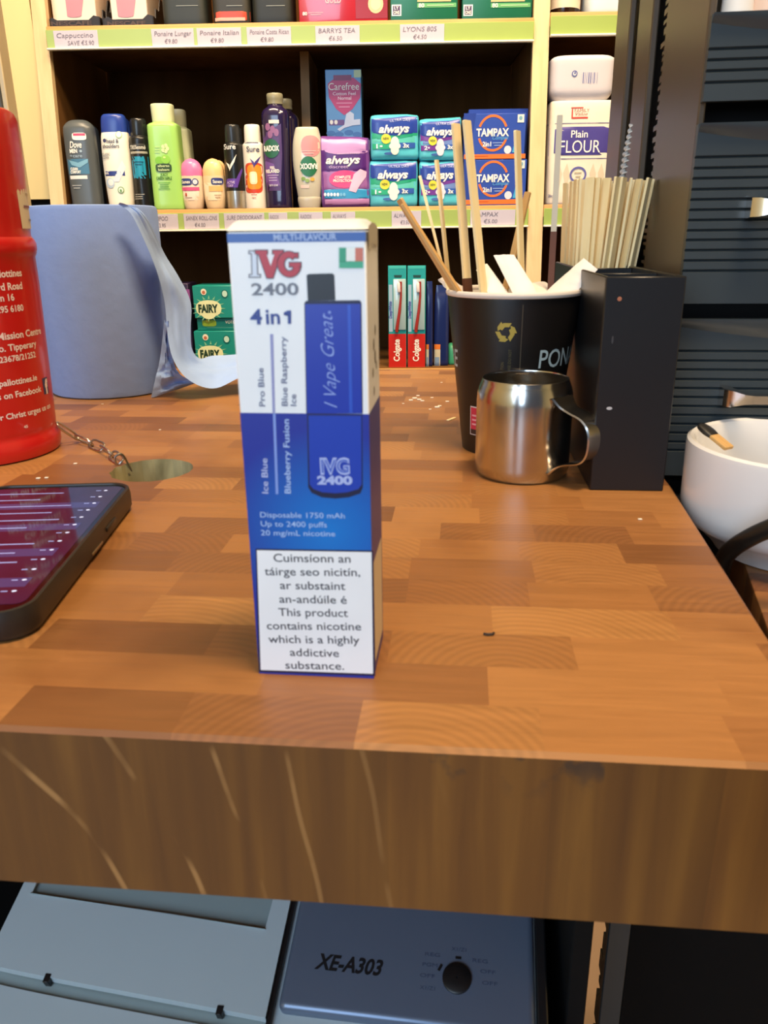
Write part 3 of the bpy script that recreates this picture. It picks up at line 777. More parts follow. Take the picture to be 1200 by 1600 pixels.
def padpack(label, l, r, t, b, kind, base=None, seed=1, sb=0.012, yaw=0.0):
    it = Item('sanitary_pad_pack', label, 'pack', l, r, t, 1, 0.05, sb, base=base, yaw=yaw, pym=b)
    mp = pillow(it, P('55bfd2', .28), seed=seed); lb = MB()
    X = lambda u: l+(r-l)*u
    Y = lambda v_: t+(b-t)*v_
    wave = P('23a07a', .35) if kind == 1 else P('6a2f92', .35)
    it.poly(lb, [(X(.03), Y(.40)), (X(.97), Y(.36)), (X(.97), Y(.66)), (X(.03), Y(.64))], P('58c0b4' if kind == 1 else '6a86c4', .35), mp, .0004, 5)
    it.poly(lb, [(X(.03), Y(.38)), (X(.5), Y(.44)), (X(.97), Y(.36)), (X(.97), Y(.46)), (X(.5), Y(.56)), (X(.03), Y(.54))], wave, mp, .0006, 5)
    it.poly(lb, [(X(.02), Y(.10)), (X(.97), Y(.04)), (X(.97), Y(.40)), (X(.5), Y(.47)), (X(.02), Y(.42))], P('24409c', .3), mp, .0009, 6)
    it.text(lb, 'always', X(.17), X(.80), Y(.41), Y(.24), WHT, mp, .0018, bold=.035, shear=.3); it.text(lb, 'ULTRA DAY', X(.40), X(.82), Y(.17), Y(.12), P('b9c6ea', .4), mp, .0016, bold=0)
    it.rect(lb, X(.04), Y(.64), X(.42), Y(.77), wave, mp, .0009, 4); it.text(lb, '1•' if kind == 1 else '2•', X(.12), X(.25), Y(.75), Y(.66), P('e8f2ee', .4), mp, .0016)
    it.disc(lb, X(.32), Y(.54), (r-l)*.10, (b-t)*.11, P('d9d23a', .35), mp, .0014); it.text(lb, 'NEW', X(.26), X(.38), Y(.56), Y(.51), P('4a5a2a', .4), mp, .0019)
    it.rect(lb, X(.60), Y(.62), X(.92), Y(.74), P('2c56a8', .35), mp, .0009, 4); it.text(lb, '3x', X(.67), X(.80), Y(.73), Y(.64), WHT, mp, .0016, bold=.03)
    PW = P('dfe6dc' if kind == 1 else 'e2d6e6', .4)
    it.disc(lb, X(.50), Y(.62), (r-l)*.085, (b-t)*.13, PW, mp, .0016); it.disc(lb, X(.50), Y(.78), (r-l)*.085, (b-t)*.11, PW, mp, .0016); it.disc(lb, X(.50), Y(.70), (r-l)*.12, (b-t)*.08, PW, mp, .0016)
    it.disc(lb, X(.38), Y(.86), (r-l)*.10, (b-t)*.03, P('3a62a8', .4), mp, .0012)
    lb.build('printed_front', it.root); return it
a = padpack('turquoise pad pack with a green stripe, lower of the two', 577, 653, 250, 321, 1, seed=11)
b = padpack('turquoise pad pack with a purple stripe, lower of the two', 655, 722, 251, 321, 2, seed=12)
padpack('turquoise pad pack with a green stripe, on top of its twin', 578, 654, 178, 250, 1, base=a.z+a.h+.001, seed=13, yaw=R_(2))
padpack('turquoise pad pack with a purple stripe, on top of its twin', 655, 721, 184, 251, 2, base=b.z+b.h+.001, seed=14)
def tampbox(label, l, r, t, b, base=None, sb=0.012, prints=True):
    it = Item('tampon_box', label, 'box', l, r, t, 1, 0.045, sb, base=base, pym=b)
    MB().add(rbox(-it.w/2, it.w/2, -it.d/2, it.d/2, 0, it.h, .001, 1), P('2b4aa6', .35)).build('carton', it.root)
    if not prints: return it
    mp = flat(-it.d/2); lb = MB()
    X = lambda u: l+(r-l)*u
    Y = lambda v_: t+(b-t)*v_
    it.poly(lb, [(X(0), Y(.0)), (X(.2), Y(0)), (X(.1), Y(.86)), (X(0), Y(.86))], P('1f3a92', .35), mp, .0002)
    c = it.uv(X(.47), Y(.43)); q = it.uv(X(.73), Y(.02))
    OG = P('e8722e', .35)
    lb.add(arcband(c[0], c[1], q[0]-c[0], q[1]-c[1], .0034, .38, PI-.38, mp), OG); lb.add(arcband(c[0], c[1], q[0]-c[0], q[1]-c[1], .0034, PI+.30, 2*PI-.30, mp), OG)
    it.text(lb, 'TAMPAX', X(.20), X(.73), Y(.50), Y(.34), WHT, mp, .0006, bold=.03); it.text(lb, 'Compak', X(.46), X(.73), Y(.57), Y(.49), P('4f92d0', .4), mp, .0006, shear=.3)
    it.text(lb, '2in1', X(.30), X(.44), Y(.72), Y(.62), WHT, mp, .0006); it.lines(lb, X(.46), X(.64), Y(.63), 2, 4, P('8fa9dc', .4), mp, 1.4, .0006)
    it.rect(lb, X(.0), Y(.875), X(1), Y(.995), OG, mp, .0003); it.disc(lb, X(.71), Y(.79), (r-l)*.06, (b-t)*.09, P('c9d3e2', .4), mp, .0006); it.lines(lb, X(.15), X(.4), Y(.92), 1, 2, P('c05518', .4), mp, 1.5, .0006)
    it.poly(lb, [(X(.78), Y(.85)), (X(.83), Y(.6)), (X(.84), Y(.85))], P('3f9fd0', .4), mp, .0005)
    it.rect(lb, X(.87), Y(.02), X(.985), Y(.20), P('c9d6d8', .4), mp, .0006); it.disc(lb, X(.925), Y(.10), 2.5, 3, P('6fa3b8', .4), mp, .0009)
    lb.build('printed_front', it.root); return it
c1 = tampbox('royal blue tampon box with an orange ring, lower of two', 725, 822, 249, 320)
c2 = tampbox('royal blue tampon box with an orange ring, stacked on top', 725, 821, 177, 249, base=c1.z+c1.h+.0008)
tampbox('violet-blue box just showing behind the upper tampon box', 731, 823, 170, 322, sb=0.062, prints=False)

# --- right bay: flour and paper pack
def flour():
    it = Item('flour_bag', 'white paper flour bag with a wide purple band', 'bag', 857, 962, 156, 1, 0.07, 0.010)
    W, H, D = it.w/2, it.h, it.d/2
    sec = smooth([(0, W*.96, D*.92, 6), (H*.03, W, D, 6), (H*.5, W, D*1.02, 6), (H*.93, W*.98, D*.96, 6), (H, W*.95, D*.88, 6)])
    M = mat('flour_paper', 'e3dac9', .7, var=.05, scale=60, bump=.3)
    MB().add(loft(sec), M).build('paper_bag', it.root)
    mp = on_front(sec); lb = MB(); PU = P('41388a', .5); RDD = P('c0392f', .5)
    X = lambda u: 857+(962-857)*u
    it.rect(lb, X(.0)+1, 197, X(1)-1, 243, PU, mp, .0006, 6); it.rect(lb, X(0)+1, 191, X(1)-1, 193.5, PU, mp, .0006, 5); it.rect(lb, X(0)+1, 246.5, X(1)-1, 249, PU, mp, .0006, 5)
    it.text(lb, 'Plain', 892, 918, 215, 204, WHT, mp, .0014, bold=.01); it.text(lb, 'FLOUR', 874, 937, 239, 220, WHT, mp, .0014, bold=.0)
    it.rect(lb, 893, 170, 896, 185, RDD, mp); it.rect(lb, 893, 182.5, 919, 185.5, RDD, mp); it.rect(lb, 893, 167, 912, 169.2, RDD, mp)
    it.text(lb, 'FAMILY', 898, 921, 175, 170, P('8a3a3a', .5), mp, .0016, bold=.0); it.text(lb, 'Value', 899, 918, 180.5, 176, P('8a3a3a', .5), mp, .0016, bold=0, shear=.3)
    c = it.uv(903, 273); r = it.uv(917, 260)
    lb.add(arcband(c[0], c[1], r[0]-c[0], r[1]-c[1], .0030, 0, 2*PI, mp, .0008, 32), P('5a5ca0', .5)); it.lines(lb, 897, 909, 269, 2, 6, P('b0a58c', .5), mp, 2)
    for i, x in enumerate((872, 884, 925, 938)): it.poly(lb, [(x, 300), (x-4, 270), (x+2, 255), (x+6, 272)], P('d0c3ac', .6), mp, .0005)
    it.text(lb, '2kg', 857, 865, 308, 304, P('6a6a8a', .5), mp)
    lb.build('printed_front', it.root); return it
fl = flour()
it = Item('paper_wrapped_pack', 'white paper-wrapped pack with a barcode lying on top of the flour bag', 'pack', 862, 963, 84, 1, 0.065, 0.012, base=fl.z+fl.h+.0005, pym=156)
W, H, D = it.w/2, it.h, it.d/2
sec = smooth([(0, W*.80, D*.8, 4), (H*.12, W*.94, D*.95, 5), (H*.3, W, D, 5), (H*.85, W, D, 5), (H*.96, W*.95, D*.9, 4), (H, W*.84, D*.75, 4)])
MB().add(loft(sec), mat('white_wrap_paper', 'c8c4cc', .6, var=.03, bump=.2)).build('wrapper', it.root)
mp = on_front(sec); lb = MB(); BC = P('55619a', .5)
rn = random.Random(3); x = 908
while x < 935:
    wv = rn.choice((1.0, 1.6, 2.4)); it.rect(lb, x, 113, x+wv, 130, BC, mp, .0006, 2); x += wv+rn.choice((.6, .9, 1.2))
it.disc(lb, 898, 115, 4.5, 5, BC, mp); it.disc(lb, 898, 115, 2.8, 3.2, P('d9d4d8', .6), mp, .0008); it.disc(lb, 898.5, 114, 1.5, 2, BC, mp, .001)
lb.build('printed_front', it.root)

# ------------------------------------------------------------------ top shelf (only the feet of the goods are in the photograph)
def tall(name, label, cat, l, r, lev, h, d, sb=0.012, group=None, py=15):
    it = Item(name, label, cat, l, r, py, lev, d, sb, group); it.h = h; return it
def drinkbox(label, l, r, l2, r2):
    it = tall('drink_sachet_box', label, 'box', l, r, 0, 0.11, 0.07, 0.030)
    w = it.w/2; mp = flat(-it.d/2)
    MB().add(rbox(-w, w, -it.d/2, it.d/2, 0.006, it.h, .001, 1), P('ead3bf', .4)).build('carton', it.root)
    lb = MB(); a = (l2+r2)/2; q = (r2-l2)/2
    it.poly(lb, [(a-q, -10), (a+q, -10), (a+q*.75, 24), (a-q*.75, 24)], P('c9808c', .4), mp); it.disc(lb, a, -10, q, 5, P('f2e4da', .4), mp, .0008); it.disc(lb, a, 24, q*.75, 3, P('c9808c', .4), mp)
    lb.build('printed_front', it.root); return it
drinkbox('cream sachet box with a pink cup in the black tray, at the left upright', 82, 151, 101, 131)
drinkbox('cream sachet box with a pink cup, beside the black coffee bag', 174, 231, 180, 213)
def tray(label, l, r, s):
    it = tall('display_tray', label, 'tray', l, r, 0, 0.05, 0.10, 0.012)
    w = it.w/2; M = P('1c1512', .5); b = MB()
    b.add(rbox(-w, w, -it.d/2, it.d/2, 0, .004, .0008, 1), M)
    # low shaped front edge and stepped cheeks
    pts = [(-w, 0), (w, 0), (w, .016), (w*.8, .018), (w*.6, .012), (-w*.6, .012), (-w*.8, .016), (-w, .012)]
    b.add(extrude(pts, lambda u, z, dd: (u, dd, z), -it.d/2, -it.d/2+.0015), M); b.build('tray_base', it.root)
    for sgn in (-1, 1):
        pr = [(-it.d/2, 0), (it.d/2, 0), (it.d/2, .05), (0, .05), (-it.d*.12, .03), (-it.d*.3, .03), (-it.d*.34, .016), (-it.d/2, .016)]
        MB().add(extrude(pr, lambda u, z, dd: (dd, u, z), sgn*w-.0008, sgn*w+.0008), M).build('tray_cheek', it.root)
    lb = MB(); it.text(lb, s, l+8, r-10, 40, 34, P('4a3830', .5), flat(-it.d/2), .0006, bold=.04); lb.build('printed_front', it.root)
tray('black cardboard display tray holding the leftmost cream sachet box', 72, 154, 'NESCAFE')
tray('black cardboard display tray under the second cream sachet box', 160, 238, 'NESCAFE')
def coffee(label, l, r, body, band, tag2):
    it = tall('coffee_bag', label, 'bag', l, r, 0, 0.20, 0.06)
    W, H, D = it.w/2, it.h, it.d/2
    sec = smooth([(0, W*.96, D*.9, 6), (.012, W, D, 6), (H*.7, W*.99, D*.9, 5), (H*.93, W, D*.35, 5), (H, W, .0015, 6)])
    MB().add(loft(sec), body).build('pouch', it.root); mp = on_front(sec); lb = MB()
    if band: it.rect(lb, l+1.5, 17, r-1.5, 33, band, mp, .0006, 5)
    if tag2: it.rect(lb, l+5, 27, r-8, 33, P('d8a898', .5), mp, .001, 4)
    it.lines(lb, l+22, r-12, 8, 1, 4, P('8a8f88', .4), mp, 1.6)
    lb.build('printed_front', it.root)
    return it
coffee('plain dark green-black coffee bag, left one on the top shelf', 252, 322, P('262b28', .5), None, False)
coffee('dark coffee bag with a red foot and pinkish label', 331, 391, P('2b2a24', .5), P('c0412c', .4), True)
coffee('plain black coffee bag beside the red tea pack', 393, 458, P('171b18', .5), None, False)
it = tall('tea_pack', 'glossy red tea pack with a cream disc', 'box', 467, 606, 0, 0.13, 0.08)
MB().add(rbox(-it.w/2, it.w/2, -it.d/2, it.d/2, 0, it.h, .002, 2), mat('red_cellophane', 'b02a38', .16, var=.08, coat=.5)).build('carton', it.root); mp = flat(-it.d/2); lb = MB()
it.text(lb, 'GOLD', 508, 533, 5, -5, P('e9a8b0', .4), mp, bold=.02); it.text(lb, '80', 473, 480, 24, 19, WHT, mp); it.lines(lb, 481, 506, 19, 2, 3, P('e8a0a8', .4), mp, 1.4)
it.disc(lb, 587, 6, 12, 15, P('e4b890', .4), mp); it.disc(lb, 587, 6, 8, 10, P('edc9a4', .4), mp, .0008); it.rect(lb, 556, -30, 605, 29, P('8a1f2c', .3), mp, .0003); lb.build('printed_front', it.root)
def greentea(label, l, r, x0):
    it = tall('tea_pack', label, 'box', l, r, 0, 0.13, 0.08)
    MB().add(rbox(-it.w/2, it.w/2, -it.d/2, it.d/2, 0, it.h, .0015, 2), P('17694c', .35)).build('carton', it.root); mp = flat(-it.d/2); lb = MB()
    it.rect(lb, l+2, 7, l+17, 25, P('e6e6e2', .4), mp); it.rect(lb, l+4, 9, l+15, 23, P('4a3a60', .4), mp, .0006); it.text(lb, 'LY', l+6, l+13, 15, 10, WHT, mp, .0009); it.text(lb, 'ONS', l+5, l+14, 22, 17, WHT, mp, .0009)
    it.rect(lb, x0, 4, r-2, 12, P('5fa86a', .4), mp); it.text(lb, '80', x0+2, x0+11, 11.5, 5.5, WHT, mp, .0008); it.lines(lb, x0+14, r-5, 7, 1, 4, P('b9dcae', .4), mp, 2, .0008)
    it.rect(lb, x0, -20, r-10, 3, P('c9b080', .4), mp); lb.build('printed_front', it.root)
greentea('green tea pack beside the red pack', 610, 715, 652)
greentea('green tea pack at the right upright', 722, 831, 767)
it = tall('coffee_jar', 'brown glass jar with a cream label on the right-hand top shelf', 'jar', 863, 912, 3, 0.14, 0.06, py=0)
W = it.w/2; it.d = 2*W
MB().add(lathe([(0.0005, 0), (W*.9, 0), (W, .006), (W, .10), (W*.8, .118), (W*.8, .122)], 36, True, True), mat('coffee_brown_glass', '2a1710', .12, coat=.5)).build('jar_body', it.root)
MB().add(lathe([(W*.82, .12), (W*.86, .123), (W*.86, .138), (W*.8, .14), (.0005, .14)], 36, True, True), P('20120c', .4)).build('lid', it.root)
MB().add(loft([(.012, W*1.012, W*1.012), (.09, W*1.012, W*1.012)], 36, False, False), P('dfcfb4', .5)).build('label', it.root)
it = tall('sugar_pack', 'pale blue-white pack on the right-hand top shelf', 'pack', 918, 996, 3, 0.14, 0.07, py=0)
W, H, D = it.w/2, it.h, it.d/2
MB().add(loft(smooth([(0, W*.94, D*.9, 5), (.008, W, D, 5), (H*.8, W, D, 5), (H, W*.9, D*.6, 4)])), P('cfdbe0', .5)).build('wrapper', it.root)
it = tall('purple_pack', 'dark purple pack on the right-hand top shelf behind the black post', 'pack', 1002, 1052, 3, 0.14, 0.07, py=0)
MB().add(loft(smooth([(0, it.w*.47, it.d*.45, 5), (.008, it.w/2, it.d/2, 5), (.12, it.w/2, it.d/2, 5), (.14, it.w*.45, it.d*.3, 4)])), P('4b3578', .35)).build('wrapper', it.root)

# ------------------------------------------------------------------ bottom shelf
TEAL = P('1b8d86', .35)
def fairy(label, l, r, t, b, base=None, sb=0.012, logo=True):
    it = Item('dishwasher_tablet_box', label, 'box', l, r, t, 2, 0.07, sb, base=base, pym=b)
    MB().add(rbox(-it.w/2, it.w/2, -it.d/2, it.d/2, 0, it.h, .001, 1), TEAL).build('carton', it.root); mp = flat(-it.d/2); lb = MB()
    if logo:
        cy = t+(36); L = l+24
        for i in range(16):
            a = 2*PI*i/16; it.poly(lb, [(L+18*math.cos(a-.09), cy+15*math.sin(a-.09)), (L+27*math.cos(a), cy+21*math.sin(a)), (L+18*math.cos(a+.09), cy+15*math.sin(a+.09))], P('7fbf9a', .4), mp, .0003, 1, 1)
        it.disc(lb, L, cy, 20, 13, P('dfe6b8', .4), mp, .0005, 2.4); it.disc(lb, L, cy+5, 13, 12, P('dfe6b8', .4), mp, .0006)
        it.text(lb, 'FAIRY', L-15.5, L+15, cy+6, cy-5.5, P('1c3a26', .4), mp, .0009, bold=.05)
        it.disc(lb, l+16, t+10, 4.5, 5, P('e6e2d0', .4), mp); it.disc(lb, l+16, t+11, 2.6, 2.8, P('b86a4a', .4), mp, .0007)
        it.disc(lb, l+49, t+13, 5.5, 6.5, P('0f6a66', .4), mp); it.disc(lb, l+49, t+13, 4, 5, P('b9dcd0', .4), mp, .0007)
        for i in range(9):
            a = 2*PI*i/9; it.poly(lb, [(l+78+5*math.cos(a-.3), t+31+5*math.sin(a-.3)), (l+78+13*math.cos(a), t+31+11*math.sin(a)), (l+78+5*math.cos(a+.3), t+31+5*math.sin(a+.3))], P('e2e6cf', .4), mp, .0005, 1, 1)
    else:
        it.disc(lb, l+19, t+8, 11, 5, P('a9c83a', .4), mp, .0004, 4); it.rect(lb, l+14, t+2, l+20, t+7, P('d9d04a', .4), mp, .0006)
        it.text(lb, 'VOTED #1', l+44, l+70, t+8.5, t+4, WHT, mp, .0006); it.lines(lb, l+72, r-3, t+5, 1, 3, P('9fd0c4', .4), mp, 2)
        it.lines(lb, l+14, l+60, t+14, 1, 3, P('6fb8a8', .4), mp, 1)
    lb.build('printed_front', it.root); return it
f1 = fairy('teal dishwasher tablet box at the foot of its stack', 305, 412, 517, 577)
f2 = fairy('teal box turned on edge with small white print, between the two tablet boxes', 308, 412, 497, 517, base=f1.z+f1.h+.0006, logo=False, sb=0.018)
f3 = fairy('teal dishwasher tablet box on top of its stack', 302, 410, 446, 497, base=f2.z+f2.h+.0006)
it = Item('purple_carton', 'dark purple carton behind the blue paper, left of the teal boxes', 'box', 270, 299, 443, 2, 0.06, 0.03)
MB().add(rbox(-it.w/2, it.w/2, -it.d/2, it.d/2, 0, it.h, .001, 1), P('33264a', .4)).build('carton', it.root); mp = flat(-it.d/2); lb = MB()
it.rect(lb, 288, 452, 296, 470, P('8a4a8e', .4), mp); it.rect(lb, 290, 515, 297, 540, P('6a3a7e', .4), mp); lb.build('printed_front', it.root)
def brush(label, l, r, yaw=0.0):
    it = Item('toothbrush_pack', label, 'pack', l, r, 415, 2, 0.012, 0.006, group='toothbrush packs on the bottom shelf', yaw=yaw)
    w = it.w/2; H = it.h; y = -it.d/2; mp = flat(y+.004); X = lambda u: l+(r-l)*u
    b = MB().add(rbox(-w, w, y+.004, y+.0055, 0, H, .0004, 1), P('1f9a9c', .35))
    it.rect(b, l+.5, 522, r-.5, 576, P('c4281f', .3), mp, .0002, 4)
    it.text(b, 'Colgate', X(.62), X(.62)+34, 565, 556, WHT, mp, .0005, rot=PI/2, bold=.03)
    it.rect(b, l+1, 415, r-1, 420, P('3fb8b0', .35), mp, .0002); it.rect(b, l+1, 445, X(.22), 519, P('9fb9cf', .4), mp, .0002)
    it.text(b, 'DeepWhite', X(.19), X(.19)+26, 498, 493, P('2f3f9e', .4), mp, .0005, rot=PI/2, shear=.2)
    it.poly(b, [(X(.3), 430), (X(.75), 430), (X(.72), 434), (X(.33), 434)], P('12403c', .5), mp, .0003); b.build('backing_card', it.root)
    # clear blister: pale tray with the brush in it
    a = it.uv(X(.28), 516); c = it.uv(X(.97), 436)
    MB().add(rbox(a[0], c[0], y+.0015, y+.0042, a[1], c[1], .0012, 2), mat('blister_tray', 'a9c4c6', .15, var=.04, coat=.6)).build('blister', it.root)
    p = [it.uv(X(.46), 519), it.uv(X(.48), 512), it.uv(X(.62), 486), it.uv(X(.70), 462), it.uv(X(.68), 440)]
    MB().add(tube([(q[0], y-.0005, q[1]) for q in p], [.0026, .0028, .0024, .0016, .0022], 10), P('9a2a24', .3)).build('toothbrush', it.root)
    h = it.uv(X(.55), 450); e = it.uv(X(.70), 440)
    MB().add(rbox(h[0]-.002, e[0], y-.0025, y+.001, h[1]-.007, h[1]+.009, .0018, 2), P('e6dcd8', .4)).build('bristles', it.root)
brush('red and teal toothbrush pack beside the tall white box', 607, 635)
brush('red and teal toothbrush pack, second from the tall white box', 637, 665)
def navy(label, l, r, t, sb):
    it = Item('refill_pouch', label, 'pouch', l, r, t, 2, 0.018, sb)
    W, H, D = it.w/2, it.h, it.d/2
    sec = smooth([(0, W*.95, D*.7, 4), (.006, W, D, 4), (H*.7, W*.96, D, 3), (H*.93, W*.8, D*.3, 4), (H, W*.7, .001, 5)])
    MB().add(loft(sec), P('1c2a5e', .22)).build('pouch', it.root); mp = on_front(sec); lb = MB()
    it.rect(lb, l+.6, 538, l+(r-l)*.42, 546, P('e07a2a', .4), mp); it.rect(lb, l+.6, 546, l+(r-l)*.42, 575, P('c9c0a4', .4), mp); it.rect(lb, l+1.5, 558, l+(r-l)*.35, 574, P('7f9ab8', .4), mp, .0007); lb.build('printed_front', it.root)
navy('narrow navy pouch beside the toothbrush packs', 665, 677, 440, 0.014)
navy('wider navy pouch half hidden by the black paper cup', 678, 702, 446, 0.020)
it = Item('green_pack', 'small mint green pack just showing beside the paper cup', 'pack', 700, 716, 538, 2, 0.03, 0.03)
MB().add(loft(smooth([(0, it.w*.46, it.d*.42, 4), (.004, it.w/2, it.d/2, 4), (it.h*.8, it.w*.48, it.d*.45, 4), (it.h, it.w*.3, it.d*.2, 3)])), P('3f9f74', .4)).build('wrapper', it.root)

# ================================================================== the printed carton standing on the counter
BX_A = R_(6.2)
bx = thing('vape_box', 'tall white and blue printed vape carton standing in the middle of the counter', 'box', (0, 0, 0), -BX_A)
bex = Vector((math.cos(BX_A), -math.sin(BX_A), 0)); bey = Vector((math.sin(BX_A), math.cos(BX_A), 0))
BL = at_z(404.5, 1054, 0); BR = at_z(584.5, 1059, 0)
BW = (BR-BL).dot(bex); BD = 0.029; BH = 0.1385
bc = (BL+BR)/2
bx.location = bc+bey*(BD/2)
def buv(px, py):
    q = at_plane(px, py, bc, bey); d = q-bc; return d.dot(bex), d.z
hw = BW/2; yf = -BD/2
BH = (buv(370, 361)[1]+buv(581, 361)[1])/2
M_bw = P('e9eef2', .4); M_navy = P('2a3f8c', .35); M_deep = P('1d2f92', .35)
def blue_print():
    k = NT('blue_gradient_print'); tc = k.n('TexCoord'); s3 = k.n('SeparateXYZ'); k.l(tc.outputs['Object'], s3.inputs[0])
    # printed design: radial light blue patch right of the middle on deep blue
    dx = k.math('MULTIPLY', k.math('SUBTRACT', s3.outputs[0], 0.006), 1.0); dz = k.math('MULTIPLY', k.math('SUBTRACT', s3.outputs[2], 0.052), 1.0)
    r = k.math('SQRT', k.math('ADD', k.math('MULTIPLY', dx, dx), k.math('MULTIPLY', dz, dz)))
    k.l(k.ramp(k.math('MULTIPLY', r, 30.0), [(0.0, '0a78d0'), (0.35, '0d66c0'), (1.0, '1f2f98')]), k.b.inputs['Base Color'])
    k.b.inputs['Roughness'].default_value = .35
    return k.m
M_grad = blue_print()
zb = buv(480, 646)[1]           # white above, blue below
zl = buv(480, 857)[1]           # top of the warning panel
bd = MB()
bd.add(rbox(-hw, hw, -BD/2, BD/2, 0, BH, .0004, 1), M_bw)
mpF = flat(yf); mpS = right_side(hw)
mpB = lambda u, z, e: (-u, BD/2+e, z)
mpL = lambda u, z, e: (-hw-e, u, z)
E1, E2, E3, E4, E5 = .00004, .00008, .00012, .00016, .0002
bd.add(patch(rect(-hw, hw, 0.0001, zb), mpF, E1, 1, 1), M_grad)
for mp_, a_ in ((mpS, BD/2), (mpL, BD/2), (mpB, hw)): bd.add(patch(rect(-a_, a_, 0.0001, zb), mp_, E1, 1, 1), P('3a3a86', .4))
z1, z0 = BH-.0004, buv(475, 378)[1]
bd.add(patch(rect(-hw, hw, z0, z1), mpF, E1, 1, 1), P('2f5aa6', .35)); bd.add(patch(rect(-BD/2, BD/2, z0, z1), mpS, E1, 1, 1), P('7d8a9c', .4))
# side prints: pale warning panel and small dark marks
bd.add(patch(rect(-BD/2+.004, BD/2-.002, .004, zl-.006), mpS, E2, 1, 1), P('d9cdb4', .45))
for u, z, r in ((.000, .108, .0016), (.004, .112, .0014), (.003, .104, .0018), (-.003, .100, .0013), (.006, .101, .0012), (-.001, .094, .0013)):
    bd.add(patch(ell(u, z, r, r*1.2, 10), mpS, E2, 1, 1), P('6a6258', .5))
def bt(s, x0, y0, x1, y1, cap_px, m, e=E4, **k):
    """lettering along the segment (x0,y0)-(x1,y1) in the photograph"""
    a = buv(x0, y0); b = buv(x1, y1); L = math.hypot(b[0]-a[0], b[1]-a[1]); an = math.atan2(b[1]-a[1], b[0]-a[0])
    n_ = math.hypot(x1-x0, y1-y0); cap = L*cap_px/n_
    bd.add(text(s, a[0], a[0]+L, a[1], cap, mpF, e, rot=an, **k), m)
def bpoly(pts, m, e=E2, r=1): bd.add(patch([buv(*p) for p in pts], mpF, e, r, 1), m)
bt('MULTI-FLAVOUR', 428, 376, 526, 374.5, 9, P('a9bfe6', .4), bold=.02)
# warning panel
bpoly([(399.5, 857), (583, 860), (586.5, 1056), (404.5, 1050)], P('17163c', .4), E2)
bpoly([(401.5, 859.5), (580.5, 862.5), (583, 1052.5), (407.5, 1046.5)], P('eef1f4', .4), E3)
TX = P('2a2a36', .5)
for s, xa, xb, y in (('Cuimsíonn an', 428, 548, 878), ('táirge seo nicitín,', 414, 563, 899), ('ar substaint', 438, 540, 920.5), ('an-andúile é', 437, 542, 942), ('This product', 436, 544, 962.5), ('contains nicotine', 417.5, 564.5, 983.5), ('which is a highly', 420, 562, 1004.5), ('addictive', 453.5, 530, 1025), ('substance.', 446.5, 538, 1045)):
    bt(s, xa, y-.6, xb, y+.9+.3*(y-878)/167, 13.2, TX, bold=.006)
# foot text on blue
LB = P('a9c6f0', .4)
for s, xa, xb, y in (('Disposable 1750 mAh', 407, 539, 808), ('Up to 2400 puffs', 408, 511, 822), ('20 mg/mL nicotine', 408, 524, 836)):
    bt(s, xa, y, xb, y+1.8, 8.6, LB, bold=.004)
# left column
GY = P('5c6488', .4); LN = P('8f93c4', .4)
bt('Pro Blue', 414.5, 635, 411.5, 575, 9.2, GY, bold=.012); bt('Blue Raspberry', 449.5, 634.5, 447, 526, 9.2, GY, bold=.012); bt('Ice', 463, 634.5, 462.6, 616, 9.0, GY, bold=.012)
bt('Ice Blue', 419.5, 771, 417.5, 716, 9.2, P('b4bfe8', .4), bold=.012); bt('Blueberry Fusion', 454.5, 771, 451.5, 655, 9.2, P('a9c4f0', .4), bold=.012)
bpoly([(422, 522), (427, 522), (430, 645), (426, 645)], LN); bpoly([(426.5, 646), (430.5, 646), (435, 772), (431, 772)], P('7f9ae0', .4))
# numbers
bt('2400', 393.5, 461, 467, 460.5, 17, P('6d7280', .4), bold=.02); bt('4', 391.5, 506, 410, 506, 21, M_navy, bold=.03); bt('in', 416, 506, 438, 506, 22, M_navy, bold=.02); bpoly([(443.5, 488), (450, 485), (455, 485), (455, 506), (450, 506), (450, 490.5), (443.5, 492.5)], M_navy, E4)
# monogram: grey-outlined I, red V and G
OUT = P('4a3f4c', .4); RED = P('b02a38', .35)
def glyph(pts, m, e): bd.add(extrude([buv(*p) for p in pts], lambda u, z, d_: mpF(u, z, d_), e, e-.00002), m)
def ipoly(i): return [(388+i, 391+i), (407-i, 391+i), (407-i, 397-i), (402.5-i, 397-i), (403.5-i, 428+i), (408-i, 428+i), (408-i, 434-i), (388.5+i, 434-i), (388.5+i, 428+i), (393+i, 428+i), (392+i, 397-i), (388+i, 397-i)]
glyph(ipoly(0), OUT, E2); glyph(ipoly(1.6), P('cfdaea', .4), E3)
def vpoly(i): return [(399+i, 391+i), (418-i, 391+i), (418-i, 397-i*.5), (416.5, 397-i*.5), (423, 416), (429, 397-i*.5), (426+i, 397-i*.5), (426+i, 391+i), (443-i, 391+i), (443-i, 397-i*.5), (438.5-i, 397), (427-i*.5, 434.5-i), (417+i*.5, 434.5-i), (404+i, 397), (399+i, 397-i*.5)]
glyph(vpoly(-1.2), OUT, E3); glyph(vpoly(.4), RED, E4)
def gpoly(i):
    o = []
    for k in range(15):
        a = R_(-38-(284*k/14)); o.append((451+(18.5-i)*math.cos(a), 412.5+(20.8-i)*math.sin(a)))
    o = [p for p in o]
    inner = [(451+(9+i)*math.cos(R_(-322+284*k/14)), 412.5+(10.5+i)*math.sin(R_(-322+284*k/14))) for k in range(15)]
    return o+inner
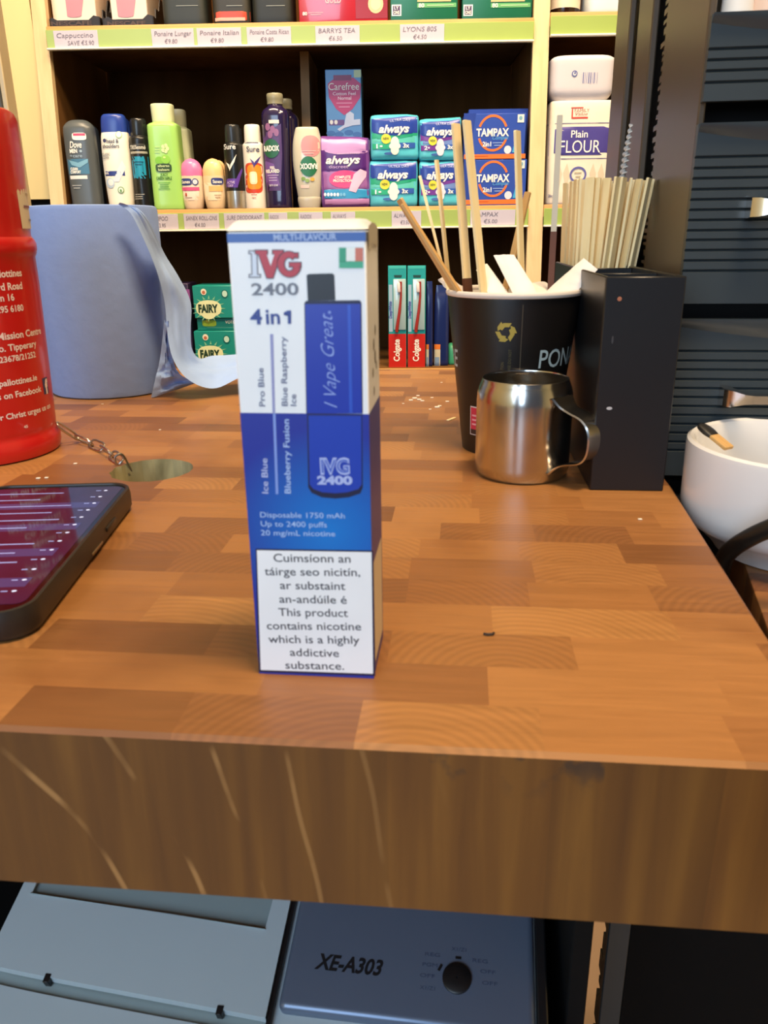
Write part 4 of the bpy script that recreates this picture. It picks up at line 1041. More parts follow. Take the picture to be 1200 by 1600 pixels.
def garc(r0x, r0z, wd, a0, a1, m, e):
    c = buv(452, 413); q = buv(453, 412); sx_, sz_ = q[0]-c[0], q[1]-c[1]
    v = []; n = 26
    for i in range(n+1):
        a = R_(a0+(a1-a0)*i/n)
        for rr in (0, wd): v.append(mpF(c[0]+(r0x-rr)*sx_*math.cos(a), c[1]+(r0z-rr)*sz_*math.sin(a), e))
    bd.add((v, [(2*i, 2*i+2, 2*i+3, 2*i+1) for i in range(n)]), m)
garc(18.5, 21.5, 12.2, 40, 352, OUT, E4); garc(17, 20, 9.2, 46, 346, RED, E5)
glyph([(451, 409), (471.5, 409), (471.5, 418), (466, 418), (466, 424), (457, 424), (457, 418), (451, 418)], OUT, E4)
glyph([(452.5, 410.5), (470, 410.5), (470, 416.5), (464.5, 416.5), (464.5, 423), (458.5, 423), (458.5, 416.5), (452.5, 416.5)], RED, E5+.00002)
glyph([(461, 394), (467, 394), (467, 404), (461, 404)], OUT, E4); glyph([(462.3, 395.3), (465.7, 395.3), (465.7, 402.7), (462.3, 402.7)], RED, E5)
# flag sticker
bpoly([(528, 386), (569, 386), (568.5, 419.5), (529, 419.5)], P('cfe0e0', .4), E2); bpoly([(530, 387), (541, 387), (541, 409), (530, 409)], P('2f9a76', .4), E3); bpoly([(541, 387), (555, 387), (555, 409), (541, 409)], P('e6ece8', .4), E3)
bpoly([(555, 387), (567.5, 387), (567.5, 409), (555, 409)], P('c8705a', .4), E3); bpoly([(530, 408), (567.5, 408), (567.5, 419), (530, 419)], P('3fa884', .4), E3)
# picture of the device
DV = P('1f37a8', .3)
bpoly([(479, 430), (483, 428), (519, 427), (522.5, 430), (524, 469), (481, 470)], P('1e2026', .4), E3)
bpoly([(475.5, 474), (478, 470), (562, 469), (565, 473), (567, 646), (478.5, 646)], P('15184a', .4), E2)
bpoly([(477, 475), (563, 474.5), (565.3, 646), (480, 646)], DV, E3); bpoly([(477, 475), (563, 474.5), (563, 471), (477, 471.5)], P('14163a', .4), E4)
bpoly([(543, 476), (548, 476), (551, 645), (546, 645)], P('2d55c4', .3), E4)
bpoly([(480, 647), (566, 647.5), (567, 762), (563, 771), (545, 777), (524, 779), (503, 777), (487, 770), (481.5, 761)], P('12153c', .4), E2)
bpoly([(482, 649), (564.5, 649.5), (565, 757), (560, 764), (543, 769), (524, 770.5), (504, 769), (490, 764), (484, 757)], P('2140b0', .3), E3)
bpoly([(480, 645.5), (566, 646.5), (566, 649.5), (480, 648.5)], P('171c5a', .4), E4)
bt('I Vape Great', 527, 637, 519, 489, 21, P('8ea6e4', .4), shear=.45, bold=-.012); bpoly([(513, 486), (517, 486), (517, 490), (513, 490)], P('7f98dc', .4), E4)
bt('IVG', 501, 740, 547, 740, 24, P('a9b9ea', .4), bold=.05); bt('IVG', 503, 738.5, 545, 738.5, 21, P('4a66c4', .4), e=E5, bold=.0); bt('2400', 496, 756, 551, 756.5, 12.5, P('a9b9ea', .4), bold=.05)
bd.build('carton', bx)
# the lid: a slightly raised, rounded flap with a free right edge
ld = MB()
def lidf(u, v):
    x = -hw+BW*u; y = -BD/2+BD*v
    return (x, y, BH+.0003+.0030*math.sin(min(v*2.0, 1)*PI/2)*(1-.85*max(0, u-.93)/.07))
a_ = sheet(lidf, 24, 12); ld.add(a_, M_bw)
ld.build('lid_flap', bx)
tf = MB()
def tabf(u, v): return (hw+.0004, -BD/2+.003+(BD-.006)*u, BH+.001-.0060*v+.0012*math.sin(u*PI))
tf.add(sheet(tabf, 10, 4), P('b9b4a8', .45)); tf.build('side_tab', bx)

# ================================================================== red collecting tin, chain, phone
TX0, TY0 = -0.2775, 0.533
tin = thing('collection_tin', 'tall red plastic collecting tin with white lettering, at the left photo edge', 'collecting tin', (TX0, TY0, 0))
M_red = mat('red_tin_plastic', 'c01a17', .32, var=.04, coat=.25)
prof = [(0.0005, 0.0015), (.046, 0.0), (.0492, .0012), (.0503, .005), (.0503, .011), (.0488, .0135), (.0480, .016), (.0484, .018), (.0486, .020), (.0512, .110), (.0512, .128), (.0522, .130), (.0530, .133), (.0530, .1365), (.0520, .139), (.0508, .1405)]
def trad(z):
    q = [(.0486, .020), (.0512, .110), (.0512, .128)]
    for a, b in zip(q, q[1:]):
        if a[1] <= z <= b[1]: return a[0]+(b[0]-a[0])*(z-a[1])/(b[1]-a[1])
    return .0486 if z < .02 else .0512
tb = MB().add(lathe(prof, 72), M_red)
TW = P('e9d6ce', .45)
mpT = wrap(trad)
def tuv(px, py):
    """arc length and height on the tin's wall at a photo pixel"""
    d = ray(px, py); R = .0505
    a = d.x**2+d.y**2; b = 2*(d.x*(0-TX0)+d.y*(0-TY0)); c = TX0**2+TY0**2-R*R
    ds = b*b-4*a*c
    t = (-b-math.sqrt(ds))/(2*a) if ds > 0 else -b/(2*a)
    q = CO+d*t; return math.atan2(q.x-TX0, -(q.y-TY0))*R, q.z
def tt(s, xr, y, cap_px, wpx, x0=None, **k):
    """a line of lettering whose right end is at pixel (xr, y)"""
    b = tuv(xr, y); cap = cap_px*.487/FPX
    v, f = glyphs(s, .02, 0); n = (max(p[0] for p in v)-min(p[0] for p in v))*cap/CAP*wpx*1.2
    tb.add(text(s, b[0]-n, b[0], b[1], cap, mpT, .00015, bold=.025, **k), TW)
for s, xr, y, cp, wd in (('Pallottines', 34, 431, 10.5, .80), ('rd Road', 35, 451, 10.5, .80), ('Dublin 16', 23, 469, 10, .82), ('(01) 295 6180', 37, 485, 9.5, .80), ('Mission Centre', 64, 521, 10.5, .86), ('Co. Tipperary', 57, 541, 10, .86), ('(062) 23678/21252', 56, 558, 9, .86), ('pallottines.ie', 58, 594, 9.5, .86), ('us on Facebook', 65, 612, 9.5, .86), ('or Christ urges us on', 80, 638, 9, .86)):
    tt(s, xr, y, cp, wd)
a = tuv(72, 605)
tb.add(patch(rect(a[0]-.0035, a[0]+.0040, a[1]-.0048, a[1]+.0062), mpT, .00015, 2, 4), P('27305e', .4)); tb.add(text('f', a[0]-.0012, a[0]+.0030, a[1]-.0042, .0086, mpT, .0003, bold=.06), TW)
a = tuv(39, 670); tb.add(text('45', a[0]-.0015, a[0]+.0015, a[1], .0018, wrap(lambda z: .0486), .0004), TW)
tb.build('tin_body', tin)
up = MB().add(lathe([(.0508, .1400), (.0505, .1420), (.0512, .150), (.0530, .190)], 72), M_red)
# slanted, rounded shoulder: the lid rises to the right
v = []; f = []; N = 72
rows = [(1.0, 0.0), (1.0, .55), (.995, .82), (.975, .95), (.94, 1.0), (.85, 1.02), (.5, 1.03), (.01, 1.03)]
for r_, hgt in rows:
    for i in range(N):
        c_, s_ = math.cos(2*PI*i/N), math.sin(2*PI*i/N); top = .1903+.024*c_
        v.append((.0530*r_*c_, .0530*r_*s_, .190+(top-.190)*hgt))
for k in range(len(rows)-1):
    for i in range(N): j = (i+1) % N; f.append((k*N+i, k*N+j, (k+1)*N+j, (k+1)*N+i))
up.add((v, f), M_red); up.build('tin_lid', tin)
st = MB(); mpK = wrap(lambda z: .0510+(z-.145)*.03)
a0, a1 = tuv(29, 325)[0], .0510*1.9
st.add(patch(rect(a0, a1, .1455, .1705), mpK, .0003, 4, 8), P('d9cdb0', .5))
for z, q, wd, c in ((.1655, .62, .010, 'b9a07c'), (.158, .30, .016, '8a5a5a'), (.150, .62, .012, '8a8890')): st.add(patch(rect(a0+(a1-a0)*q, a0+(a1-a0)*q+wd, z, z+.0014), mpK, .0006, 1, 4), P(c, .5))
st.build('sticker', tin)

# chain from the tin to the hole
cp = [at_z(91, 664, .016), at_z(104, 676, .010), at_z(122, 684, .0035), at_z(142, 692, .0030), at_z(160, 700, .0030), at_z(178, 712, .0030), at_z(190, 722, .0022), at_z(197, 735, -.002), at_z(199, 744, -.014)]
ch = thing('chain', 'small steel chain running from the red tin into the counter hole', 'chain', tuple(cp[4].xy)+(0,))
M_steel = mat('dull_steel', 'c4bdb2', .3, metal=1.0, var=.1)
pathL = [0]
for p_, q in zip(cp, cp[1:]): pathL.append(pathL[-1]+(q-p_).length)
def along(s):
    for i in range(len(cp)-1):
        if s <= pathL[i+1]: return cp[i].lerp(cp[i+1], (s-pathL[i])/(pathL[i+1]-pathL[i]))
    return cp[-1]
nl = 7; step = pathL[-1]/nl
for i in range(nl):
    p_, q = along(i*step), along((i+1)*step); mid = (p_+q)/2; t = (q-p_).normalized()
    side = t.cross(Vector((0, 0, 1))).normalized(); nrm = side.cross(t)
    an = .95 if i % 2 else -.75
    b_ = side*math.cos(an)+nrm*math.sin(an)
    L = step*.5+.0012; wd = .0033; pts = []
    for k in range(25):
        a = 2*PI*k/24; u = math.cos(a); w_ = math.sin(a)
        pts.append(mid+t*(max(-1, min(1, u*1.25))*(L-wd)+u*wd*.8)+b_*(wd*max(-1, min(1, w_*1.15))))
    vf = tube([p2-Vector(ch.location) for p2 in pts], .00080, 8, False)
    MB().add(vf, M_steel).build('chain_link', ch)

# phone in a dark case
ph_a = R_(2.8); pex = Vector((math.cos(ph_a), math.sin(ph_a), 0)); pey = Vector((-math.sin(ph_a), math.cos(ph_a), 0))
PWd, PLn, PH = .0395, .0800, .0128
pcn = Vector((-.1292, .2556, 0)); pc = pcn - pex*PWd + pey*PLn
phone = thing('mobile_phone', 'mobile phone in a dark rubber case lying screen up at the left', 'phone', pc, ph_a)
M_case = mat('black_rubber_case', '26221f', .42, var=.06)
def rr(hx, hy, r, n=8):
    o = []
    for cx, cy, a0 in ((hx-r, hy-r, 0), (-hx+r, hy-r, 90), (-hx+r, -hy+r, 180), (hx-r, -hy+r, 270)):
        for i in range(n+1): a = R_(a0+90*i/n); o.append((cx+r*math.cos(a), cy+r*math.sin(a)))
    return o
def stack(levels):
    v = []; f = []; n = None
    for hx, hy, r, z in levels:
        p = rr(hx, hy, r); n = len(p); v += [(x, y, z) for x, y in p]
    for k in range(len(levels)-1):
        for i in range(n): j = (i+1) % n; f.append((k*n+i, k*n+j, (k+1)*n+j, (k+1)*n+i))
    f.append(tuple(range(n))); f.append(tuple((len(levels)-1)*n+i for i in range(n)))
    return v, f
cs = MB().add(stack([(PWd-.004, PLn-.004, .010, .0), (PWd-.0012, PLn-.0012, .012, .0008), (PWd, PLn, .013, .003), (PWd, PLn, .013, .0095), (PWd-.0006, PLn-.0006, .0125, PH-.0003), (PWd-.0014, PLn-.0014, .012, PH), (PWd-.0022, PLn-.0022, .0116, PH-.0004), (PWd-.0024, PLn-.0024, .0113, PH-.0016)]), M_case)
cs.build('case', phone)
k = NT('phone_screen_glass'); tc = k.n('TexCoord'); s3 = k.n('SeparateXYZ'); k.l(tc.outputs['Object'], s3.inputs[0])
nz = k.n('TexNoise'); nz.inputs['Scale'].default_value = 38; k.l(tc.outputs['Object'], nz.inputs['Vector'])
em = k.ramp(nz.outputs['Fac'], [(.3, '2c1030'), (.55, '4a1f48'), (.75, '3a2a5a')])
k.b.inputs['Base Color'].default_value = (.012, .008, .014, 1); k.l(em, k.b.inputs['Emission Color']); k.b.inputs['Emission Strength'].default_value = .38
k.b.inputs['Roughness'].default_value = .06; k.b.inputs['IOR'].default_value = 1.75; k.b.inputs['Coat Weight'].default_value = .0
M_glass = mat('phone_bezel_glass', '0b0a0b', .08, spec=.5, var=.0)
gl = MB().add(stack([(PWd-.0023, PLn-.0023, .0114, PH-.0017), (PWd-.0025, PLn-.0025, .0112, PH-.0010)]), M_glass); gl.build('glass', phone)
scz = PH-.00092
sm_ = MB().add(patch([(x, y+.0015) for x, y in rr(PWd-.0048, PLn-.0080, .004, 4)], flat_top(scz), 0, 1, 1), k.m)
ROW = mat('screen_text_glow', '8f9fe0', .1, emit=.38, var=.02); BAND = mat('screen_band_glow', '3c3a6c', .06, emit=.28, var=.02); DOT = mat('screen_dot_glow', 'c9d6ff', .3, emit=.5, var=.02)
rn = random.Random(5)
for i in range(13):
    y = -PLn+.018+i*.0105
    x0 = -PWd+.012; ln = rn.uniform(.022, .046)
    sm_.add(patch(rect(x0, x0+ln, y, y+.0011), flat_top(scz), .00004, 1, 1), ROW)
    if i % 3 == 1: sm_.add(patch(rect(-PWd+.009, PWd-.010, y-.0036, y+.0052), flat_top(scz), .00002, 1, 1), BAND)
    sm_.add(patch(ell(PWd-.0125, y+.0030, .0010, .0008, 10), flat_top(scz), .00006, 1, 1), DOT); sm_.add(patch(rect(PWd-.0175, PWd-.0150, y+.0025, y+.0034), flat_top(scz), .00006, 1, 1), ROW)
sm_.build('screen', phone)
bt_ = MB().add(rbox(PWd-.0006, PWd+.0008, .020, .036, .0055, .0078, .0006, 2), M_case); bt_.build('side_button', phone)
MB().add(rbox(PWd-.0006, PWd+.0005, -.004, .012, .0030, .0044, .0004, 2), mat('phone_metal_edge', 'a08a6c', .3, metal=.8)).build('side_slot', phone)

# dark leaflet stand at the left photo edge
ls = thing('leaflet_stand', 'grey leaflet stand with a cream edge behind the red tin, at the far left', 'stand', (-.378, .86, 0), R_(12))
MB().add(rbox(-.11, .014, -.02, .02, 0, .40, .002, 1), mat('grey_printed_board', '4a4843', .5, var=.35, scale=14)).build('panel', ls)
MB().add(rbox(.014, .0185, -.021, .021, 0, .40, .001, 1), P('cdbb94', .5)).build('edge_strip', ls)
MB().add(rbox(-.11, .06, -.05, .05, 0, .004, .001, 1), P('3a3632', .5)).build('base', ls)

# ================================================================== blue paper roll
rc = Vector((-.262, .767, 0)); RR = .0572; RHt = .1660
roll = thing('paper_roll', 'big blue paper towel roll standing on the counter behind the phone', 'paper roll', rc)
M_paper = mat('blue_tissue_paper', '88a4de', .85, var=.05, scale=90, bump=.25)
def rollp():
    v = []; f = []; N = 96
    pr = [(RR-.0035, 0.0), (RR-.001, .0015), (RR, .006), (RR+.0003, .06), (RR, RHt-.004), (RR-.0012, RHt-.0008), (RR-.003, RHt), (.030, RHt-.0005), (.0225, RHt-.001), (.0225, .001), (.040, .0)]
    for r_, z in pr:
        for i in range(N):
            a = 2*PI*i/N; q = r_ + (.0006*mnoise.noise((math.cos(a)*3, math.sin(a)*3, z*30)) if r_ > .05 else 0)
            v.append((q*math.cos(a), q*math.sin(a), z))
    m = len(pr)
    for k_ in range(m):
        for i in range(N): j = (i+1) % N; f.append((k_*N+i, k_*N+j, ((k_+1) % m)*N+j, ((k_+1) % m)*N+i))
    return v, f
MB().add(rollp(), M_paper).build('wound_paper', roll)
MB().add(lathe([(.0222, .001), (.0222, RHt-.002), (.0205, RHt-.002), (.0205, .001), (.0222, .001)], 48), P('9a7a52', .8)).build('cardboard_core', roll)
def ribbon(rows, nv, seed, amp):
    """rows: (left pixel x, y, depth, right pixel x, y, depth)"""
    pts = [(at_y(a, b, c)-rc, at_y(d, e_, g)-rc) for a, b, c, d, e_, g in rows]
    def cr(t, side):
        t = t*(len(pts)-1); i = min(int(t), len(pts)-2); u = t-i
        p = [pts[max(0, min(len(pts)-1, i+j))][side] for j in (-1, 0, 1, 2)]
        return .5*((2*p[1])+(p[2]-p[0])*u+(2*p[0]-5*p[1]+4*p[2]-p[3])*u*u+(3*p[1]-p[0]-3*p[2]+p[3])*u**3)
    def fn(u, v):
        a, b = cr(u, 0), cr(u, 1); p = a.lerp(b, v)
        fold = math.sin(v*PI)
        n_ = mnoise.noise((u*9+seed, v*2.2, 3))*amp*fold + abs(mnoise.noise((u*4+seed*3, v*3.5, 8)))*amp*1.2*fold
        p = p+Vector((n_*.5, -n_, n_*.4))
        p.z = max(p.z, .0008); return tuple(p)
    return sheet(fn, 60, nv)
M_loose = mat('loose_blue_tissue', '9dbaea', .85, var=.05, scale=90, bump=.25)  # same paper as the roll, lightened to imitate light on the peeled sheet
lo_ = MB().add(ribbon([(184, 319, .7100, 189, 318.5, .7105), (193, 324, .710, 210, 323, .716), (206, 336, .7085, 227, 337, .720), (222, 368, .7085, 243, 366, .738), (238, 405, .712, 258, 398, .760), (250, 440, .716, 279, 432, .762), (258, 478, .722, 298, 472, .764), (262, 525, .715, 298, 515, .752), (270, 560, .705, 300, 545, .748), (288, 588, .700, 312, 560, .760), (315, 604, .706, 330, 556, .778), (340, 606, .714, 350, 555, .784), (368, 593, .722, 378, 553, .786), (400, 578, .730, 415, 551, .788), (440, 566, .735, 450, 551, .788)], 14, 1, .0045), M_loose)
lo_.build('loose_sheet', roll)
lo2 = MB().add(ribbon([(257, 500, .7235, 264, 505, .722), (250, 560, .722, 270, 560, .724), (243, 590, .716, 282, 585, .722), (236, 622, .7145, 308, 598, .732)], 10, 5, .008), M_loose)
lo2.build('loose_corner', roll)

# ================================================================== paper cup with sticks and sachets
CX, CY, CH, CRT, CRB = .0862, .530, .1045, .0448, .0312
cup = thing('paper_cup', 'black printed paper coffee cup full of sticks and sachets', 'cup', (CX, CY, 0))
def crad(z): return CRB+(CRT-.0015-CRB)*z/CH
M_cup = mat('black_cup_card', '141110', .38, var=.1)
cb_ = MB().add(lathe([(0.0005, .006), (CRB-.003, .006), (CRB-.0022, .0), (CRB, .0), (crad(CH-.004), CH-.004), (crad(CH)-.0006, CH-.002)], 64), M_cup)
cb_.add(lathe([(0.0005, .0075), (CRB-.001, .0075), (crad(CH)-.0011, CH-.002)], 64), P('e9e4d8', .5))
mpC = wrap(crad)
def cuv(px, py):
    d = ray(px, py); zg = .05; q = None
    for _ in range(6):
        R = crad(zg); a = d.x**2+d.y**2; b = -2*(d.x*CX+d.y*CY); c = CX*CX+CY*CY-R*R
        ds = max(0, b*b-4*a*c); t = (-b-math.sqrt(ds))/(2*a); q = CO+d*t; zg = q.z
    return math.atan2(q.x-CX, -(q.y-CY))*crad(zg), zg
YG = P('b5a24a', .45); LW = P('a9bcc2', .45)
o = cuv(790, 519)
for k_ in range(3):       # three folded arrows
    a = PI/2+2*PI*k_/3
    def rp(u, w_): return (o[0]+u*math.cos(a)-w_*math.sin(a), o[1]+u*math.sin(a)+w_*math.cos(a))
    cb_.add(patch([rp(.0055, -.0034), rp(.0055, .0016), rp(.0022, .0042), rp(.0010, .0022), rp(.0030, .0006), rp(.0030, -.0020)], mpC, .00015, 2, 2), YG)
    cb_.add(patch([rp(.0030, .0052), rp(.0005, .0048), rp(.0034, .0010), rp(.0062, .0030)], mpC, .00016, 2, 2), YG)
for s, px, y0, y1 in (('PLEASE DO NOT', 797, 587, 546), ('CAUTION', 786, 587, 566)):
    a = cuv(px, y0); b = cuv(px, y1); cb_.add(text(s, a[0], a[0]+(b[1]-a[1]), a[1], .0018, mpC, .00015, rot=PI/2, bold=.0), P('5f5838', .5))
a = cuv(840, 574); b = cuv(903, 573)
for s, sh in (('PONAIRE', 0),):
    a = cuv(841, 573); cap = .0112
    cb_.add(text(s, a[0], a[0]+.056, a[1]-.001, cap, mpC, .00015, bold=.006, shear=.06), LW)
    e_ = cuv(716, 571); cb_.add(text(s, e_[0]-.056, e_[0], e_[1]-.001, cap, mpC, .00015, bold=.012, shear=.12), LW)
a = cuv(812, 590); b = cuv(817, 472)
cb_.add(patch([(a[0], .002), (a[0]+.0006, .002), (b[0]+.0006, CH-.006), (b[0], CH-.006)], mpC, .0001, 3, 10), P('4c463c', .4))
a = cuv(735, 678); b = cuv(752, 637)
cb_.add(patch(rect(a[0], a[0]+.012, a[1], b[1]), mpC, .0002, 3, 5), P('d9cdc8', .45)); cb_.add(patch(rect(a[0]+.0006, a[0]+.0114, a[1]+.004, b[1]-.0008), mpC, .0003, 3, 5), P('c8304a', .4)); cb_.add(patch(rect(a[0]+.0006, a[0]+.0114, a[1]+.0006, a[1]+.004), mpC, .0003, 3, 5), P('2a2226', .4))
for i in range(3): cb_.add(patch(rect(a[0]+.002, a[0]+.009, a[1]+.007+i*.003, a[1]+.0082+i*.003), mpC, .0004, 2, 3), P('e8a0a8', .4))
cb_.build('cup_wall', cup)
rim = [(crad(CH)+.0011*math.cos(R_(a_))-.0003, CH-.001+.0019*math.sin(R_(a_))) for a_ in range(0, 361, 30)]
MB().add(lathe(rim, 64), P('e6dccf', .5)).build('rolled_rim', cup)

# ---- sticks and sachets: world-space flat bars from p to q
M_birch = wood('pale_birch', 'f3d898', 'fae8b8', 30, .55, (6, 6, .5)); M_tan = wood('tan_birch', 'c69a5c', 'dcb478', 30, .55, (6, 6, .5)); M_grey = P('b9b09a', .4); M_coffee = mat('dried_coffee', '5a3018', .6, var=.3)
def stick(name, label, cat, p, q, wd, th, m, face=0.0, group=None, stain=None):
    p, q = Vector(p), Vector(q); L = (q-p).length
    o = thing(name, label, cat, p, 0, group)
    o.rotation_euler = ((q-p).to_track_quat('Z', 'Y') @ Matrix.Rotation(face, 3, 'Z').to_quaternion()).to_euler()
    prof_ = [(-wd/2, 0), (wd/2, 0), (wd/2, L-.0006), (wd*.42, L), (-wd*.42, L), (-wd/2, L-.0006)]
    MB().add(extrude(prof_, lambda u, z, d_: (u, d_, z), -th/2, th/2), m).build('stick', o, angle=30)
    if stain: MB().add(box(-wd/2-.0002, wd/2+.0002, -th/2-.0002, th/2+.0002, stain[0], stain[1]), M_coffee).build('coffee_stain', o)
    return o
def in_cup(name, label, cat, tx, ty, TY, bx_, by_, bY, wd, th, m, face=0.0, stain=None, depth=None):
    """tip at pixel (tx, ty) depth TY; crosses the rim at pixel (bx_, by_) depth bY and goes on to the cup floor or wall"""
    q = at_y(tx, ty, TY); r_ = at_y(bx_, by_, bY); d = (r_-q).normalized(); p = r_
    for i in range(200):
        n_ = p+d*.001
        if n_.z < .010 or math.hypot(n_.x-CX, n_.y-CY) > crad(n_.z)-.004: break
        p = n_
    return stick(name, label, cat, p, q, wd, th, m, face, None, None if not stain else ((q-p).length-(q-r_).length+stain[0], (q-p).length-(q-r_).length+stain[1]))
in_cup('coffee_stirrer', 'dark tan wooden stirrer leaning furthest left in the cup', 'stirrer', 624, 311, .520, 712, 457, .522, .0055, .0016, M_tan, .5)
in_cup('coffee_stirrer', 'tan wooden stirrer lying against the furthest-left leaning one', 'stirrer', 629, 318, .514, 719, 458, .512, .0050, .0016, M_tan, -.3)
in_cup('coffee_stirrer', 'thin pale stirrer on edge, tip beside the leaning tan pair', 'stirrer', 656, 275, .540, 700, 452, .535, .0040, .0018, M_birch, .2)
in_cup('coffee_stirrer', 'thinnest pale stirrer on edge, second thin one from the left', 'stirrer', 682, 250, .552, 700, 430, .545, .0030, .0016, M_birch, .1)
in_cup('coffee_stirrer', 'broad pale stirrer with a brown coffee stain at the cup rim', 'stirrer', 712, 193, .535, 731, 455, .525, .0064, .0018, M_birch, 0, stain=(-.004, .008))
in_cup('coffee_stirrer', 'broad pale stirrer standing tallest in the cup, in front of the tampon boxes', 'stirrer', 729, 188, .530, 755, 455, .518, .0064, .0018, M_birch, 0)
in_cup('coffee_stirrer', 'broad pale stirrer beside the pine upright', 'stirrer', 808, 204, .550, 815, 440, .545, .0060, .0018, M_birch, 0)
in_cup('coffee_stirrer', 'tan stirrer leaning right, crossing behind the one by the pine upright', 'stirrer', 825, 300, .562, 797, 420, .558, .0046, .0016, M_tan, .4)
in_cup('coffee_stirrer', 'used grey stirrer with a long brown coffee stain, in front of the flour bag', 'stirrer', 875, 180, .545, 860, 455, .535, .0036, .0014, M_grey, 0, stain=(-.03, .037))
M_sach = mat('white_sachet_paper', 'f2e8de', .6, var=.03, bump=.2)
def sachet(label, quad, Ys, th=.0035, seed=1):
    """a folded sugar sachet; quad of pixels top edge then bottom edge, running down into the cup"""
    a, b, c, d = [at_y(x, y, Y) for (x, y), Y in zip(quad, Ys)]
    dn = ((c-b)+(d-a)).normalized()*.028
    lim = lambda p: Vector((CX+(p.x-CX)*min(1, .034/max(.001, math.hypot(p.x-CX, p.y-CY))), CY+(p.y-CY)*min(1, .034/max(.001, math.hypot(p.x-CX, p.y-CY))), max(p.z, .03)))
    c2, d2 = lim(c+dn), lim(d+dn)
    base = (a+b+c2+d2)/4; o = thing('sugar_sachet', label, 'sachet', base)
    n_ = (b-a).cross(d2-a).normalized()
    rowsL = [a, a.lerp(d, .5), d, d2]; rowsR = [b, b.lerp(c, .5), c, c2]
    def side(sg):
        def fn(u, v):
            t = u*3; i = min(int(t), 2); l_ = rowsL[i].lerp(rowsL[i+1], t-i); r_ = rowsR[i].lerp(rowsR[i+1], t-i)
            p = l_.lerp(r_, v)
            bul = th/2*math.sin(PI*v)**.6*(.25+.75*min(1, u*5))
            return tuple(p+n_*(sg*bul+.0006*mnoise.noise((u*8+seed, v*5, seed)))-base)
        return sheet(fn, 18, 8)
    MB().add(side(1), M_sach).add(side(-1), M_sach).build('paper_sleeve', o, recalc=False)
sachet('white sugar sachet standing upright in the middle of the cup', [(771, 399), (803, 398), (836, 450), (800, 456)], [.535, .530, .512, .512], seed=1)
sachet('white sugar sachet with a pointed tip, left of the upright one in the cup', [(744, 422), (761, 412), (792, 454), (762, 457)], [.540, .540, .520, .518], seed=2)
sachet('white sugar sachet hanging out of the cup to the right over the black holder', [(912, 403), (934, 421), (899, 458), (863, 446)], [.520, .512, .512, .530], .005, seed=3)
sachet('small end of a white sachet at the left inner rim of the cup', [(684, 437), (700, 430), (730, 455), (705, 460)], [.540, .552, .550, .530], seed=4)
sachet('white sachet lying flat across the cup mouth behind the stained stick', [(800, 446), (850, 440), (880, 456), (815, 458)], [.548, .556, .545, .525], seed=5)

# ================================================================== steel milk jug
JX, JY, JR, JH = .0848, .4655, .0284, .0580
jug = thing('milk_jug', 'small shiny steel milk jug with a strap handle, before the paper cup', 'jug', (JX, JY, 0), R_(-50))
M_st = mat('polished_steel', 'c6c2bc', .20, metal=1.0, var=.02, scale=20)
MB().add(lathe([(0.0005, .0012), (JR*.80, .0012), (JR*.84, 0), (JR*.93, .0005), (JR*.985, .0035), (JR, .008), (JR, .0455), (JR*.990, .0500), (JR*.960, .0535), (JR*.925, .0560), (JR*.905, .0575), (JR*.900, JH+.0006), (JR*.885, JH+.0008), (JR*.875, JH), (JR*.895, .0555), (JR*.94, .052), (JR*.965, .046), (JR*.965, .006), (JR*.85, .003), (0.0005, .003)], 72), M_st).build('jug_body', jug)
hp = [(JR*.985, 0, .0510), (JR+.004, 0, .0462), (JR+.0095, 0, .0440), (JR+.0175, 0, .0415), (JR+.0225, 0, .0365), (JR+.0238, 0, .0290), (JR+.0225, 0, .0210), (JR+.0180, 0, .0160), (JR+.008, 0, .0130), (JR+.003, 0, .0105), (JR*.985, 0, .0065)]
hp = [Vector(p_) for p_ in hp]
fine = []
for i in range(len(hp)-1):
    for j in range(4):
        t = j/4; P0, P1, P2, P3 = hp[max(i-1, 0)], hp[i], hp[i+1], hp[min(i+2, len(hp)-1)]
        fine.append(.5*((2*P1)+(P2-P0)*t+(2*P0-5*P1+4*P2-P3)*t*t+(3*P1-P0-3*P2+P3)*t**3))
fine.append(hp[-1])
v = []; f = []
for i, p_ in enumerate(fine):
    t = (fine[min(i+1, len(fine)-1)]-fine[max(i-1, 0)]).normalized(); nrm = Vector((-t.z, 0, t.x))
    end = min(1, min(i, len(fine)-1-i)/5); hwid = .0070+.0028*(1-end)
    for a, b in ((-hwid, -.0006), (-hwid*.9, .0002), (hwid*.9, .0002), (hwid, -.0006), (hwid*.9, -.0010), (-hwid*.9, -.0010)):
        q = p_+nrm*b; v.append((q.x, a, q.z))
for i in range(len(fine)-1):
    for j in range(6): k_ = (j+1) % 6; f.append((i*6+j, i*6+k_, (i+1)*6+k_, (i+1)*6+j))
MB().add((v, f), M_st).build('strap_handle', jug)

